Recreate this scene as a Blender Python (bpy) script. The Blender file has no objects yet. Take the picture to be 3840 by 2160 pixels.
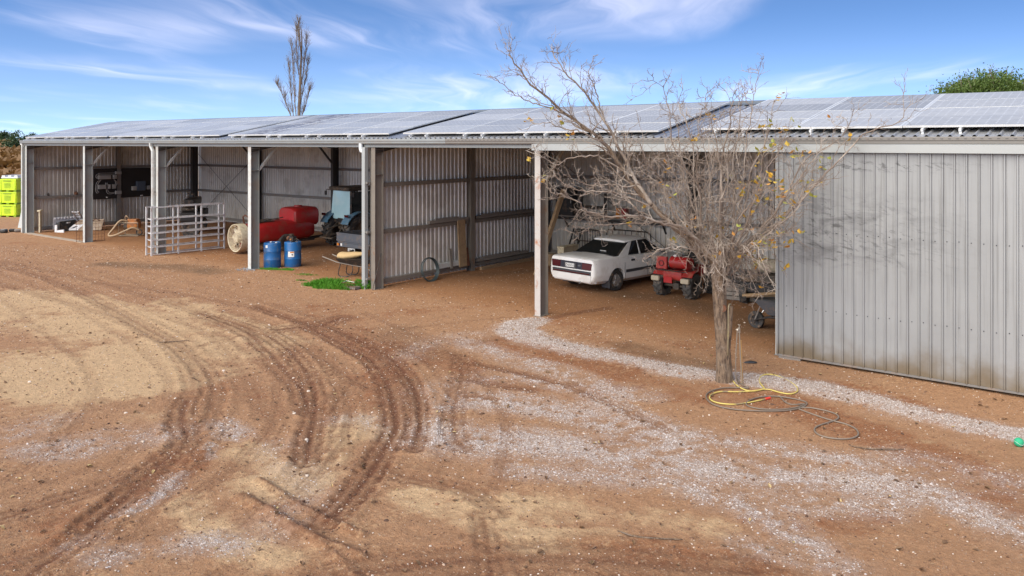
import bpy, bmesh, math, random
import numpy as np
from mathutils import Vector, Matrix
random.seed(7); RNG = np.random.default_rng(7)
R = math.radians; PI = math.pi
scene = bpy.context.scene

# ------------------------------------------------------------------ camera, sky, sun, exposure
CAM_H, FPX, HZ = 4.3, 3049.06, 535.5           # eye height, focal length and horizon row in a 3840 px wide frame
CAM = Vector((42.177, -16.267, CAM_H)); YAW = 0.662976
FWD = Vector((-math.sin(YAW), math.cos(YAW), 0)); RGT = Vector((math.cos(YAW), math.sin(YAW), 0))
cam_data = bpy.data.cameras.new('camera'); cam = bpy.data.objects.new('camera', cam_data)
scene.collection.objects.link(cam); scene.camera = cam
cam_data.sensor_width = 36; cam_data.lens = FPX / 3840 * 36
cam_data.shift_y = -(1080 - HZ) / 3840
cam_data.clip_start = .1; cam_data.clip_end = 6000
cam.location = CAM; cam.rotation_euler = (PI / 2, 0, YAW)

SUN_AZ, SUN_EL = R(183), R(43)                  # azimuth measured from +Y clockwise; the light comes from the open yard side
world = bpy.data.worlds.new('World'); scene.world = world; world.use_nodes = True

class Nodes:
    """short hand for building node trees"""
    def __init__(s, nt): s.nt = nt; s.n = nt.nodes; s.l = nt.links
    def put(s, sock, v):
        if v is None: return
        if isinstance(v, bpy.types.NodeSocket): s.l.new(v, sock)
        elif isinstance(v, (tuple, list)) and sock.type == 'RGBA' and len(v) == 3: sock.default_value = (*v, 1)
        else: sock.default_value = v
    def node(s, t, ins=None, **kw):
        nd = s.n.new(t)
        for k, v in kw.items(): setattr(nd, k, v)
        for k, v in (ins or {}).items(): s.put(nd.inputs[k], v)
        return nd
    def math(s, op, a, b=None, c=None, clamp=False):
        nd = s.node('ShaderNodeMath', operation=op, use_clamp=clamp)
        for i, v in enumerate((a, b, c)): s.put(nd.inputs[i], v)
        return nd.outputs[0]
    def vmath(s, op, a, b=None):
        nd = s.node('ShaderNodeVectorMath', operation=op); s.put(nd.inputs[0], a); s.put(nd.inputs[1], b)
        return nd.outputs[0]
    def mix(s, f, a, b, blend='MIX'):
        nd = s.node('ShaderNodeMix', data_type='RGBA', blend_type=blend)
        s.put(nd.inputs[0], f); s.put(nd.inputs[6], a); s.put(nd.inputs[7], b)
        return nd.outputs[2]
    def ss(s, x, lo, hi):
        nd = s.node('ShaderNodeMapRange', interpolation_type='SMOOTHSTEP')
        s.put(nd.inputs[0], x); s.put(nd.inputs[1], lo); s.put(nd.inputs[2], hi)
        return nd.outputs[0]
    def noise(s, vec, scale, detail=4, rough=.55, dist=0.):
        return s.node('ShaderNodeTexNoise', {'Vector': vec, 'Scale': scale, 'Detail': detail, 'Roughness': rough, 'Distortion': dist}).outputs[0]
    def pos(s): return s.node('ShaderNodeNewGeometry').outputs['Position']
    def sep(s, v): return s.node('ShaderNodeSeparateXYZ', {0: v}).outputs
    def comb(s, x, y, z): return s.node('ShaderNodeCombineXYZ', {0: x, 1: y, 2: z}).outputs[0]

w = Nodes(world.node_tree); w.n.clear()
dirv = w.node('ShaderNodeTexCoord').outputs['Generated']
dx, dy, dz = w.sep(dirv)
up = w.math('MAXIMUM', dz, 0.0)
# the air over the inland plain is dry and clear: sample the sky model higher up so the blue reaches down to the roofs
skyvec = w.vmath('NORMALIZE', w.comb(dx, dy, w.math('MULTIPLY_ADD', up, 2.6, 0.10)))
sky = w.node('ShaderNodeTexSky', {'Vector': skyvec}, sky_type='NISHITA', sun_disc=False, sun_elevation=SUN_EL,
             sun_rotation=SUN_AZ, altitude=150, air_density=1.0, dust_density=.3, ozone_density=2.2)
skyc = w.mix(1.0, sky.outputs[0], (.78, .97, 1.18), 'MULTIPLY')
# thin cirrus in long streaks on a flat layer high above
inv = w.math('DIVIDE', 1.0, w.math('ADD', up, 0.06))
px = w.math('MULTIPLY', dx, inv); py = w.math('MULTIPLY', dy, inv)
sa = R(33)                                       # heading of the streaks
along = w.math('ADD', w.math('MULTIPLY', px, -math.sin(sa)), w.math('MULTIPLY', py, math.cos(sa)))
cross = w.math('ADD', w.math('MULTIPLY', px, math.cos(sa)), w.math('MULTIPLY', py, math.sin(sa)))
warp = w.noise(w.comb(w.math('MULTIPLY', cross, .5), w.math('MULTIPLY', along, .3), 3.1), 1.0, 3)
cr2 = w.math('MULTIPLY_ADD', warp, 2.2, cross)
big = w.noise(w.comb(w.math('MULTIPLY', cr2, .62), w.math('MULTIPLY', along, .30), 1.7), 1.0, 3, .5)
fine = w.noise(w.comb(w.math('MULTIPLY', cr2, 2.2), w.math('MULTIPLY', along, .42), 7.7), 1.0, 5, .55, .3)
cov = w.math('MULTIPLY', w.ss(big, .40, .68), w.ss(fine, .26, .80))
cov = w.math('MULTIPLY', cov, .46, clamp=True)
lowhaze = w.math('MULTIPLY', w.ss(dz, .16, .0), .16)
cl = w.mix(cov, skyc, (8.6, 8.2, 9.2))
cl = w.mix(lowhaze, cl, (7.2, 7.9, 9.0))
bg = w.node('ShaderNodeBackground', {'Color': cl, 'Strength': .124})
w.l.new(bg.outputs[0], w.node('ShaderNodeOutputWorld').inputs[0])

sun_data = bpy.data.lights.new('sun', 'SUN'); sun = bpy.data.objects.new('sun', sun_data); scene.collection.objects.link(sun)
sun_data.energy = 3.9; sun_data.angle = R(75); sun_data.color = (1, .92, .78)
sd = Vector((math.sin(SUN_AZ) * math.cos(SUN_EL), math.cos(SUN_AZ) * math.cos(SUN_EL), math.sin(SUN_EL)))
sun.rotation_euler = (-sd).to_track_quat('-Z', 'Y').to_euler()
scene.view_settings.view_transform = 'Standard'; scene.view_settings.look = 'None'
scene.view_settings.exposure = .6; scene.view_settings.gamma = 1; scene.view_settings.use_curve_mapping = False
scene.render.engine = 'CYCLES'; scene.cycles.max_bounces = 8; scene.cycles.diffuse_bounces = 5; scene.cycles.use_denoising = True

# ------------------------------------------------------------------ measuring: a picture point to a place in the yard
def ray(px, py): return FWD + RGT * ((px - 1920) / FPX) + Vector((0, 0, (HZ - py) / FPX))
def G(px, py, z=0.0):
    d = ray(px, py); return CAM + d * ((z - CAM_H) / d.z)
def AZ(px, py, Z): return CAM + ray(px, py) * Z
def onY(px, py, y):
    d = ray(px, py); return CAM + d * ((y - CAM.y) / d.y)
def onX(px, py, x):
    d = ray(px, py); return CAM + d * ((x - CAM.x) / d.x)

# ------------------------------------------------------------------ mesh helpers
COL = scene.collection
class MB:
    def __init__(s): s.v = []; s.f = []; s.M = None
    def add(s, vs, fs):
        b = len(s.v)
        s.v += [tuple(s.M @ Vector(p)) if s.M else tuple(p) for p in vs]
        s.f += [tuple(i + b for i in f) for f in fs]
        return s
    def box(s, c, d, rz=0, m=None):
        x, y, z = d[0] / 2, d[1] / 2, d[2] / 2
        vs = [Vector(p) for p in ((-x,-y,-z),(x,-y,-z),(x,y,-z),(-x,y,-z),(-x,-y,z),(x,-y,z),(x,y,z),(-x,y,z))]
        if rz: vs = [Matrix.Rotation(rz, 3, 'Z') @ p for p in vs]
        if m: vs = [m @ p for p in vs]
        return s.add([p + Vector(c) for p in vs], [(3,2,1,0),(4,5,6,7),(0,1,5,4),(1,2,6,5),(2,3,7,6),(3,0,4,7)])
    def b2(s, a, b): return s.box([(a[i] + b[i]) / 2 for i in range(3)], [abs(b[i] - a[i]) for i in range(3)])
    def rbox(s, c, d, bev=.02, seg=2, rz=0, m=None):
        bm = bmesh.new(); bmesh.ops.create_cube(bm, size=1)
        for v in bm.verts: v.co = Vector((v.co.x * d[0], v.co.y * d[1], v.co.z * d[2]))
        bmesh.ops.bevel(bm, geom=bm.edges[:], offset=bev, segments=seg, affect='EDGES', profile=.5)
        mt = Matrix.Rotation(rz, 3, 'Z') if rz else Matrix.Identity(3)
        if m: mt = m @ mt
        bm.verts.index_update()
        s.add([mt @ v.co + Vector(c) for v in bm.verts], [[v.index for v in f.verts] for f in bm.faces]); bm.free()
        return s
    def tube(s, pts, r, n=8, caps=True, closed=False, flat=1.0):
        pts = [Vector(p) for p in pts]; k = len(pts)
        rr = r if isinstance(r, (list, tuple)) else [r] * k
        vs = []; prev = None
        for i, p in enumerate(pts):
            if closed: t = pts[(i + 1) % k] - pts[i - 1]
            else: t = pts[min(i + 1, k - 1)] - pts[max(i - 1, 0)]
            if t.length < 1e-9: t = Vector((0, 0, 1))
            t.normalize()
            if prev is None:
                a = Vector((0, 0, 1)) if abs(t.z) < .9 else Vector((1, 0, 0)); u = t.cross(a).normalized()
            else:
                u = prev - t * prev.dot(t)
                u = u.normalized() if u.length > 1e-6 else t.orthogonal().normalized()
            prev = u; w_ = t.cross(u)
            for j in range(n):
                an = 2 * PI * j / n; vs.append(p + (u * math.cos(an) + w_ * math.sin(an) * flat) * rr[i])
        fs = [(i * n + j, i * n + (j + 1) % n, (i + 1) * n + (j + 1) % n, (i + 1) * n + j) for i in range(k - 1) for j in range(n)]
        if closed: fs += [((k - 1) * n + j, (k - 1) * n + (j + 1) % n, (j + 1) % n, j) for j in range(n)]
        elif caps: fs += [tuple(range(n))[::-1], tuple((k - 1) * n + j for j in range(n))]
        return s.add(vs, fs)
    def cyl(s, a, b, r, n=16, r2=None): return s.tube([a, b], [r, r if r2 is None else r2], n)
    def bar(s, a, b, w_, h):
        a, b = Vector(a), Vector(b); d = b - a; L = d.length; q = d.to_track_quat('Y', 'Z').to_matrix()
        return s.box((a + b) / 2, (w_, L, h), m=q)
    def lathe(s, prof, n=24, axis='z', c=(0, 0, 0), cap=False):
        vs = []; k = len(prof)
        for r, h in prof:
            for j in range(n):
                an = 2 * PI * j / n; x, y = r * math.cos(an), r * math.sin(an)
                p = (x, y, h) if axis == 'z' else ((h, x, y) if axis == 'x' else (x, h, y))
                vs.append(Vector(p) + Vector(c))
        fs = [(i * n + j, i * n + (j + 1) % n, (i + 1) * n + (j + 1) % n, (i + 1) * n + j) for i in range(k - 1) for j in range(n)]
        if cap: fs += [tuple(range(n))[::-1], tuple((k - 1) * n + j for j in range(n))]
        return s.add(vs, fs)
    def loft(s, rings, cap=True):
        n = len(rings[0]); vs = [p for r_ in rings for p in r_]; k = len(rings)
        fs = [(i * n + j, i * n + (j + 1) % n, (i + 1) * n + (j + 1) % n, (i + 1) * n + j) for i in range(k - 1) for j in range(n)]
        if cap: fs += [tuple(range(n))[::-1], tuple((k - 1) * n + j for j in range(n))]
        return s.add(vs, fs)
    def prism(s, poly, a, b, axis='x'):
        def P(p, h): return (h, p[0], p[1]) if axis == 'x' else ((p[0], h, p[1]) if axis == 'y' else (p[0], p[1], h))
        return s.loft([[P(p, a) for p in poly], [P(p, b) for p in poly]])
    def quad(s, *p): return s.add(p, [tuple(range(len(p)))])
    def mesh(s, name, mat, smooth=None):
        me = bpy.data.meshes.new(name); me.from_pydata(s.v, [], s.f); me.validate()
        bm = bmesh.new(); bm.from_mesh(me); bmesh.ops.recalc_face_normals(bm, faces=bm.faces); bm.to_mesh(me); bm.free()
        if mat: me.materials.append(mat)
        if smooth:
            me.shade_smooth(); me.set_sharp_from_angle(angle=R(smooth))
        return me
    def obj(s, name, mat, parent=None, smooth=None): return link(name, s.mesh(name, mat, smooth), parent)
def link(name, me, parent=None, loc=None, rot=None):
    o = bpy.data.objects.new(name, me); COL.objects.link(o)
    if parent: o.parent = parent
    if loc is not None: o.location = loc
    if rot is not None: o.rotation_euler = rot
    return o
def tag(o, label=None, cat=None, group=None, kind=None):
    for k, v in (('label', label), ('category', cat), ('group', group), ('kind', kind)):
        if v: o[k] = v
    return o
def thing(name, label, cat, loc=(0, 0, 0), rz=0, group=None):
    o = bpy.data.objects.new(name, None); COL.objects.link(o); o.empty_display_size = .2
    o.location = loc; o.rotation_euler = (0, 0, rz)
    return tag(o, label, cat, group)
def hub(name, parent, loc=(0, 0, 0), rot=(0, 0, 0)):
    o = bpy.data.objects.new(name, None); COL.objects.link(o); o.parent = parent; o.location = loc; o.rotation_euler = rot
    return o
def copy_tree(o, parent=None):
    c = o.copy(); COL.objects.link(c); c.parent = parent
    for ch in list(o.children): copy_tree(ch, c)
    return c
def text(name, body, size, mat, parent, loc, rot):
    cu = bpy.data.curves.new(name, 'FONT'); cu.body = body; cu.size = size; cu.align_x = 'CENTER'; cu.align_y = 'CENTER'; cu.extrude = .001
    o = bpy.data.objects.new(name, cu); COL.objects.link(o); bpy.context.view_layer.update()
    me = bpy.data.meshes.new_from_object(o.evaluated_get(bpy.context.evaluated_depsgraph_get())); bpy.data.objects.remove(o)
    me.materials.clear(); me.materials.append(mat); return link(name, me, parent, loc, rot)

# ------------------------------------------------------------------ materials
def mat(name, c, rough=.6, metal=0., var=.25, scale=6., c2=None, amt=0., ascale=3., bump=0., bscale=60., lo=.5, hi=.62, coat=0., spec=None):
    """base colour with a tonal noise, an optional second colour in blotches (dusty film, rust, wear) and fine relief"""
    m = bpy.data.materials.new(name); m.use_nodes = True; k = Nodes(m.node_tree); b = k.n['Principled BSDF']
    p = k.pos()
    n1 = k.noise(p, scale, 5, .6)
    f = k.math('MULTIPLY', k.math('MULTIPLY_ADD', n1, 2 * var, 1 - var), k.math('MULTIPLY_ADD', k.node('ShaderNodeObjectInfo').outputs['Random'], .14, .93))
    col = k.mix(1.0, (*c, 1), k.comb(f, f, f), 'MULTIPLY')
    if c2:
        n2 = k.noise(p, ascale, 6, .65)
        col = k.mix(k.math('MULTIPLY', k.ss(n2, lo, hi), amt), col, (*c2, 1))
    k.put(b.inputs['Base Color'], col); b.inputs['Metallic'].default_value = metal
    k.put(b.inputs['Roughness'], k.math('MULTIPLY_ADD', n1, .25, rough - .125, clamp=True))
    if coat: b.inputs['Coat Weight'].default_value = coat; b.inputs['Coat Roughness'].default_value = .08
    if spec is not None: b.inputs['Specular IOR Level'].default_value = spec
    if bump:
        k.put(b.inputs['Normal'], k.node('ShaderNodeBump', {'Height': k.noise(p, bscale, 4), 'Strength': bump, 'Distance': .01}).outputs[0])
    return m
M = {}
DUST = (.34, .21, .12)
M['zinc'] = mat('zinc_sheet', (.66, .62, .55), .36, .42, .12, 2.2, (.30, .25, .20), .35, .9)
M['zinc_roof'] = mat('zinc_roof', (.50, .50, .50), .45, .7, .15, 2.)
M['galv'] = mat('galvanised_column', (.30, .31, .295), .55, .35, .14, 5, DUST, .3, 1.5)
M['galv_light'] = mat('light_steel', (.60, .61, .57), .5, .2, .12, 6, DUST, .3, 2.)
M['brown_steel'] = mat('brown_grey_steel', (.23, .20, .165), .6, .2, .18, 5, (.24, .12, .06), .6, 2.2, lo=.58, hi=.7)
M['rust_flange'] = mat('rust_flange', (.50, .46, .42), .6, .1, .15, 6, (.36, .13, .045), .85, 2.6, lo=.53, hi=.66)
M['girt'] = mat('girt_steel', (.22, .205, .185), .6, .2, .2, 4, DUST, .35, 3)
M['dark_steel'] = mat('shadowed_steel', (.07, .065, .06), .6, .2, .2, 4)  # steel darkened in its colour for the shade inside the shed
M['gutter'] = mat('gutter_steel', (.30, .31, .295), .5, .4, .12, 3, (.33, .29, .24), .35, 1.2)
M['gutter_old'] = mat('old_gutter', (.20, .182, .16), .6, .25, .18, 3)
M['flashing'] = mat('flashing_steel', (.40, .41, .39), .5, .3, .08, 2, (.30, .31, .31), .6, 1.4, lo=.6, hi=.7)
M['pvc'] = mat('white_pipe', (.72, .74, .74), .4, 0, .08, 5, DUST, .2, 3)
M['white_paint'] = mat('white_paint', (.62, .61, .60), .5, 0, .12, 8, (.30, .19, .12), .55, 5, lo=.5, hi=.64)
M['cream'] = mat('cream_paint', (.62, .54, .38), .5, 0, .15, 8, (.30, .2, .12), .5, 8)
M['cream_board'] = mat('cream_board', (.66, .58, .40), .6, 0, .1, 6, (.35, .22, .1), .4, 9)
M['white_plastic'] = mat('white_plastic', (.66, .65, .65), .45, 0, .1, 6, DUST, .25, 6)
M['black_plastic'] = mat('black_plastic', (.025, .025, .026), .45, 0, .2, 9, DUST, .25, 6)
M['black_board'] = mat('black_board', (.022, .019, .018), .6, 0, .2, 3)
M['grey_box'] = mat('grey_enclosure', (.33, .32, .30), .5, 0, .1, 9)
M['bluegrey'] = mat('blue_grey_box', (.08, .105, .14), .5, 0, .1, 9)
M['rubber'] = mat('tyre_rubber', (.035, .033, .032), .75, 0, .25, 14, DUST, .45, 7, .3, 60)
M['mud_rubber'] = mat('muddy_rubber', (.06, .055, .05), .8, 0, .3, 14, (.20, .15, .11), .7, 6, .4, 60)
M['red_tank'] = mat('red_tank', (.36, .014, .014), .42, 0, .2, 3, (.20, .06, .04), .5, 2.5)
M['red_dull'] = mat('dull_red', (.34, .03, .025), .5, 0, .15, 6, DUST, .35, 5)
M['rust'] = mat('rusty_iron', (.17, .07, .035), .8, .1, .3, 9, (.06, .03, .02), .6, 6)
M['dark_iron'] = mat('dark_iron', (.035, .033, .032), .55, .4, .25, 9, DUST, .25, 6)
M['iron_brown'] = mat('dirty_iron', (.085, .07, .055), .65, .3, .3, 9, DUST, .4, 6)
M['blue_drum'] = mat('blue_drum', (.014, .12, .33), .42, 0, .15, 4, (.13, .15, .18), .5, 5)
M['blue_paint'] = mat('tractor_blue', (.10, .21, .30), .45, 0, .15, 6, (.30, .30, .28), .45, 5)
M['orange'] = mat('orange_paint', (.50, .18, .04), .5, 0, .2, 7, (.2, .13, .08), .5, 6)
M['hose_tan'] = mat('tan_hose', (.45, .32, .19), .6, 0, .15, 8)
M['hessian'] = mat('hessian', (.50, .35, .17), .9, 0, .2, 30, bump=.4, bscale=150)
M['wire_dark'] = mat('green_poly_pipe', (.05, .07, .07), .5, 0, .2, 9)
M['lime'] = mat('lime_plastic', (.58, .78, .02), .45, 0, .08, 5, (.3, .36, .03), .3, 3)
M['lime_dark'] = mat('lime_recess', (.22, .36, .01), .5, 0, .1, 5)
M['carton'] = mat('brown_carton', (.34, .25, .17), .8, 0, .12, 6, (.5, .48, .45), .4, 4)
M['tray'] = mat('grey_tray', (.12, .13, .145), .5, .3, .15, 6, DUST, .3, 5)
M['car'] = mat('white_car_paint', (.78, .765, .73), .32, 0, .05, 2, (.40, .32, .24), .22, 2.5, coat=.4)
M['glass_dark'] = mat('dark_glass', (.012, .014, .014), .1, 0, .1, 3, spec=.6)
M['strip'] = mat('rubber_strip', (.045, .045, .05), .5, 0, .1, 5)
M['garnish'] = mat('garnish', (.03, .032, .045), .35, 0, .1, 5)
M['tail_red'] = mat('tail_red', (.07, .008, .010), .2, 0, .1, 5, coat=.5)
M['amber'] = mat('amber', (.6, .2, .02), .3, 0, .05, 5)
M['chrome'] = mat('alloy', (.55, .54, .52), .35, .7, .15, 9)
M['plate'] = mat('plate_white', (.75, .75, .72), .4, 0, .03, 5)
M['ink'] = mat('ink', (.02, .02, .03), .5, 0, .02, 5)
M['label_white'] = mat('label_paper', (.75, .75, .72), .6, 0, .05, 5)
M['bark'] = mat('bark', (.20, .145, .10), .9, 0, .4, 14, (.10, .07, .05), .6, 11, .9, 45)
def bark_material():
    m = bpy.data.materials.new('furrowed_bark'); m.use_nodes = True; k = Nodes(m.node_tree); b = k.n['Principled BSDF']
    p = k.pos(); x, y, z = k.sep(p); v = k.comb(x, y, k.math('MULTIPLY', z, .22))
    n = k.noise(v, 26, 6, .7, .5); n2 = k.noise(p, 5, 4)
    c = k.mix(k.ss(n, .35, .65), (.075, .048, .032, 1), (.26, .18, .115, 1)); c = k.mix(k.math('MULTIPLY', k.ss(n2, .5, .7), .5), c, (.33, .27, .21, 1))
    k.put(b.inputs['Base Color'], c); b.inputs['Roughness'].default_value = .9
    k.put(b.inputs['Normal'], k.node('ShaderNodeBump', {'Height': n, 'Strength': .9, 'Distance': .03}).outputs[0])
    return m
M['bark'] = bark_material()
M['twig'] = mat('twig_bark', (.225, .17, .128), .8, 0, .35, 5, (.43, .36, .29), .85, 2.2, lo=.45, hi=.62)
M['bark_far'] = mat('poplar_bark', (.20, .155, .11), .9, 0, .2, 2)
M['timber'] = mat('timber', (.33, .22, .12), .75, 0, .2, 9, (.2, .13, .08), .5, 6)
M['timber_grey'] = mat('old_timber', (.22, .19, .16), .8, 0, .25, 9)
M['stake'] = mat('stake', (.55, .30, .10), .7, 0, .15, 12)
M['hose_yellow'] = mat('yellow_hose', (.58, .46, .12), .5, 0, .1, 7, (.20, .16, .12), .85, 1.1, lo=.5, hi=.56)
M['hose_brown'] = mat('brown_hose', (.20, .155, .115), .55, 0, .15, 9)
M['brass'] = mat('brass', (.42, .36, .28), .4, .6, .1, 9)
M['red_bright'] = mat('red_fitting', (.7, .05, .03), .4, 0, .05, 5)
M['green_ball'] = mat('green_ball', (.03, .40, .19), .7, 0, .1, 20, bump=.3, bscale=200)
M['concrete'] = mat('concrete', (.40, .34, .27), .8, 0, .15, 6, (.33, .18, .09), .7, 3)
M['roll'] = mat('cream_roll', (.42, .36, .26), .8, 0, .15, 9)

def leafmat(name, c, c2, tr=.35):
    m = bpy.data.materials.new(name); m.use_nodes = True; k = Nodes(m.node_tree); b = k.n['Principled BSDF']
    rnd = k.node('ShaderNodeObjectInfo').outputs['Random']
    col = k.mix(k.math('FRACT', k.math('ADD', rnd, k.noise(k.pos(), 3.3, 3))), (*c, 1), (*c2, 1))
    k.put(b.inputs['Base Color'], col); b.inputs['Roughness'].default_value = .55
    t = k.node('ShaderNodeBsdfTranslucent', {'Color': col})
    o = k.n['Material Output']; k.l.new(k.node('ShaderNodeMixShader', {0: tr, 1: b.outputs[0], 2: t.outputs[0]}).outputs[0], o.inputs[0])
    return m
M['leaf_yellow'] = leafmat('yellow_leaf', (.72, .38, .03), (.62, .46, .07))
M['leaf_orange'] = leafmat('orange_leaf', (.58, .24, .05), (.66, .36, .10))
M['leaf_green'] = leafmat('fading_green_leaf', (.34, .36, .07), (.50, .46, .08))
M['leaf_fallen'] = leafmat('fallen_leaf', (.50, .36, .16), (.14, .07, .035), .1)
M['grass'] = leafmat('grass_blade', (.05, .19, .012), (.15, .40, .035), .3)
M['foliage'] = leafmat('pepper_foliage', (.09, .15, .025), (.17, .22, .045), .3)
M['foliage_dark'] = leafmat('dark_foliage', (.035, .065, .02), (.06, .10, .03), .2)
M['vine'] = leafmat('autumn_vine', (.30, .16, .03), (.16, .075, .03), .3)
M['vine_green'] = leafmat('green_vine', (.07, .14, .03), (.12, .17, .04), .3)

# tractor window: blue-tinted glass with dust
def tinted():
    m = bpy.data.materials.new('tinted_glass'); m.use_nodes = True; k = Nodes(m.node_tree); b = k.n['Principled BSDF']
    n = k.noise(k.pos(), 5, 4)
    k.put(b.inputs['Base Color'], k.mix(n, (.38, .66, .72, 1), (.55, .76, .78, 1)))
    b.inputs['Roughness'].default_value = .12; b.inputs['Coat Weight'].default_value = .6
    return m
M['tint'] = tinted()

def door_material():
    m = bpy.data.materials.new('sliding_door_zinc'); m.use_nodes = True; k = Nodes(m.node_tree); b = k.n['Principled BSDF']
    p = k.pos(); x, y, z = k.sep(p)
    n0 = k.noise(p, 1.6, 5)
    rnd = k.node('ShaderNodeObjectInfo').outputs['Random']
    f = k.math('MULTIPLY', k.math('MULTIPLY_ADD', n0, .24, .88), k.math('MULTIPLY_ADD', rnd, .16, .92)); col = k.mix(1., (.335, .338, .33, 1), k.comb(f, f, f), 'MULTIPLY')
    # vertical run marks
    st = k.noise(k.comb(k.math('MULTIPLY', x, 22), k.math('MULTIPLY', y, 22), k.math('MULTIPLY', z, .5)), 1., 4)
    col = k.mix(k.math('MULTIPLY', k.ss(st, .48, .72), .45), col, (.17, .165, .155, 1))
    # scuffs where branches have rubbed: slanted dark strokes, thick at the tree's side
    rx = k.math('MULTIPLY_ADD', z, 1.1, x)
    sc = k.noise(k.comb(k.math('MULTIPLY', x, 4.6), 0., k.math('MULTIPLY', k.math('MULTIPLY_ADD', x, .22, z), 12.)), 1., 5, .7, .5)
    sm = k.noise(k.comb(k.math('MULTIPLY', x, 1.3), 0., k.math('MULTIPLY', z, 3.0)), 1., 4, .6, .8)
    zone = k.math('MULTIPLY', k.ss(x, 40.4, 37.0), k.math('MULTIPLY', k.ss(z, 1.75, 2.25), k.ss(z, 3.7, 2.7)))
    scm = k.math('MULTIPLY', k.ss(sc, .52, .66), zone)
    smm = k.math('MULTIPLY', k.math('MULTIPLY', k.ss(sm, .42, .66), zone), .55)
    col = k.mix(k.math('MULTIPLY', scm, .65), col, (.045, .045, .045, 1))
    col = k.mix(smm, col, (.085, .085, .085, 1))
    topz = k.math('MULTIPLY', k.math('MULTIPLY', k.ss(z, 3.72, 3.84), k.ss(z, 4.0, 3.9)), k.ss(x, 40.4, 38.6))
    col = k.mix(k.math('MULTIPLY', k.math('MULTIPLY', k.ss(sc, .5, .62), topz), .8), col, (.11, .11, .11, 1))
    # splash dirt along the foot
    sp = k.math('ADD', z, k.math('MULTIPLY', k.math('SUBTRACT', n0, .5), .9))
    col = k.mix(k.math('MULTIPLY', k.ss(sp, .62, .05), .85), col, (.17, .12, .06, 1))
    k.put(b.inputs['Base Color'], col); b.inputs['Metallic'].default_value = .35
    k.put(b.inputs['Roughness'], k.math('MULTIPLY_ADD', n0, .2, .42))
    return m
M['door'] = door_material()

def panel_material():
    m = bpy.data.materials.new('solar_cells'); m.use_nodes = True; k = Nodes(m.node_tree); b = k.n['Principled BSDF']
    tc = k.node('ShaderNodeTexCoord').outputs['Object']; x, y, z = k.sep(tc)
    def cell(v, n, L):  # distance to the nearest cell joint, in cells
        u = k.math('MULTIPLY', v, n / L); fr = k.math('FRACT', k.math('ADD', u, 100.))
        return k.math('ABSOLUTE', k.math('SUBTRACT', k.math('FRACT', k.math('ADD', fr, .5)), .5))
    a = cell(x, 12, 1.96); c = cell(y, 6, .94)
    corner = k.math('LESS_THAN', k.math('ADD', a, c), .15)
    corner = k.math('MULTIPLY', corner, k.math('MULTIPLY', k.math('LESS_THAN', k.math('ABSOLUTE', y), .43), k.math('LESS_THAN', k.math('ABSOLUTE', x), .93)))
    line = k.math('LESS_THAN', a, .022)
    g = k.math('MAXIMUM', corner, k.math('MULTIPLY', line, .45))
    n = k.noise(k.pos(), .9, 5); n2 = k.noise(k.pos(), 5, 4)
    dust_sheen = k.mix(k.math('MULTIPLY_ADD', n2, .3, .58), (.03, .034, .05, 1), (.54, .53, .50, 1))  # pale dust tone also stands in for the sky's reflection on the glass
    rnd = k.node('ShaderNodeObjectInfo').outputs['Random']; fr_ = k.math('MULTIPLY_ADD', rnd, .4, .78)
    dust_sheen = k.mix(1., dust_sheen, k.comb(fr_, fr_, fr_), 'MULTIPLY')
    col = k.mix(g, dust_sheen, (.62, .62, .62, 1))
    # one long brown run of dirt down the second array
    X, Y, Z = k.sep(k.pos())
    st = k.math('MULTIPLY', k.ss(X, 17.2, 17.9), k.ss(X, 19.6, 18.7))
    st = k.math('MULTIPLY', k.math('MULTIPLY', st, k.ss(n2, .35, .6)), .8)
    col = k.mix(st, col, (.10, .07, .05, 1))
    k.put(b.inputs['Base Color'], col)
    k.put(b.inputs['Roughness'], k.math('MULTIPLY_ADD', n, .2, .16)); b.inputs['Specular IOR Level'].default_value = .4
    return m
M['cells'] = panel_material()
M['alu'] = mat('aluminium_frame', (.74, .74, .72), .4, .35, .06, 5)
M['alu_dark'] = mat('ridge_steel', (.20, .22, .23), .5, .5, .1, 3)
# ------------------------------------------------------------------ the yard
def hash2(ix, iy, seed):
    h = (ix.astype(np.int64) * 374761393 + iy.astype(np.int64) * 668265263 + seed * 1442695041) & 0xffffffff
    h = ((h ^ (h >> 13)) * 1274126177) & 0xffffffff
    return ((h ^ (h >> 16)) & 0xffff) / 65535.0
def vnoise(x, y, seed=0):
    ix, iy = np.floor(x), np.floor(y); fx, fy = x - ix, y - iy
    fx = fx * fx * (3 - 2 * fx); fy = fy * fy * (3 - 2 * fy)
    a, b = hash2(ix, iy, seed), hash2(ix + 1, iy, seed); c, d = hash2(ix, iy + 1, seed), hash2(ix + 1, iy + 1, seed)
    return (a * (1 - fx) + b * fx) * (1 - fy) + (c * (1 - fx) + d * fx) * fy
def fbm(x, y, oct=4, seed=0, gain=.5):
    s = np.zeros_like(x); a = 1.; t = 0.
    for o in range(oct):
        s += a * vnoise(x * 2 ** o + 17.3 * o, y * 2 ** o - 9.1 * o, seed + o); t += a; a *= gain
    return s / t
def sstep(x, lo, hi):
    t = np.clip((x - lo) / (hi - lo), 0, 1); return t * t * (3 - 2 * t)
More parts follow.
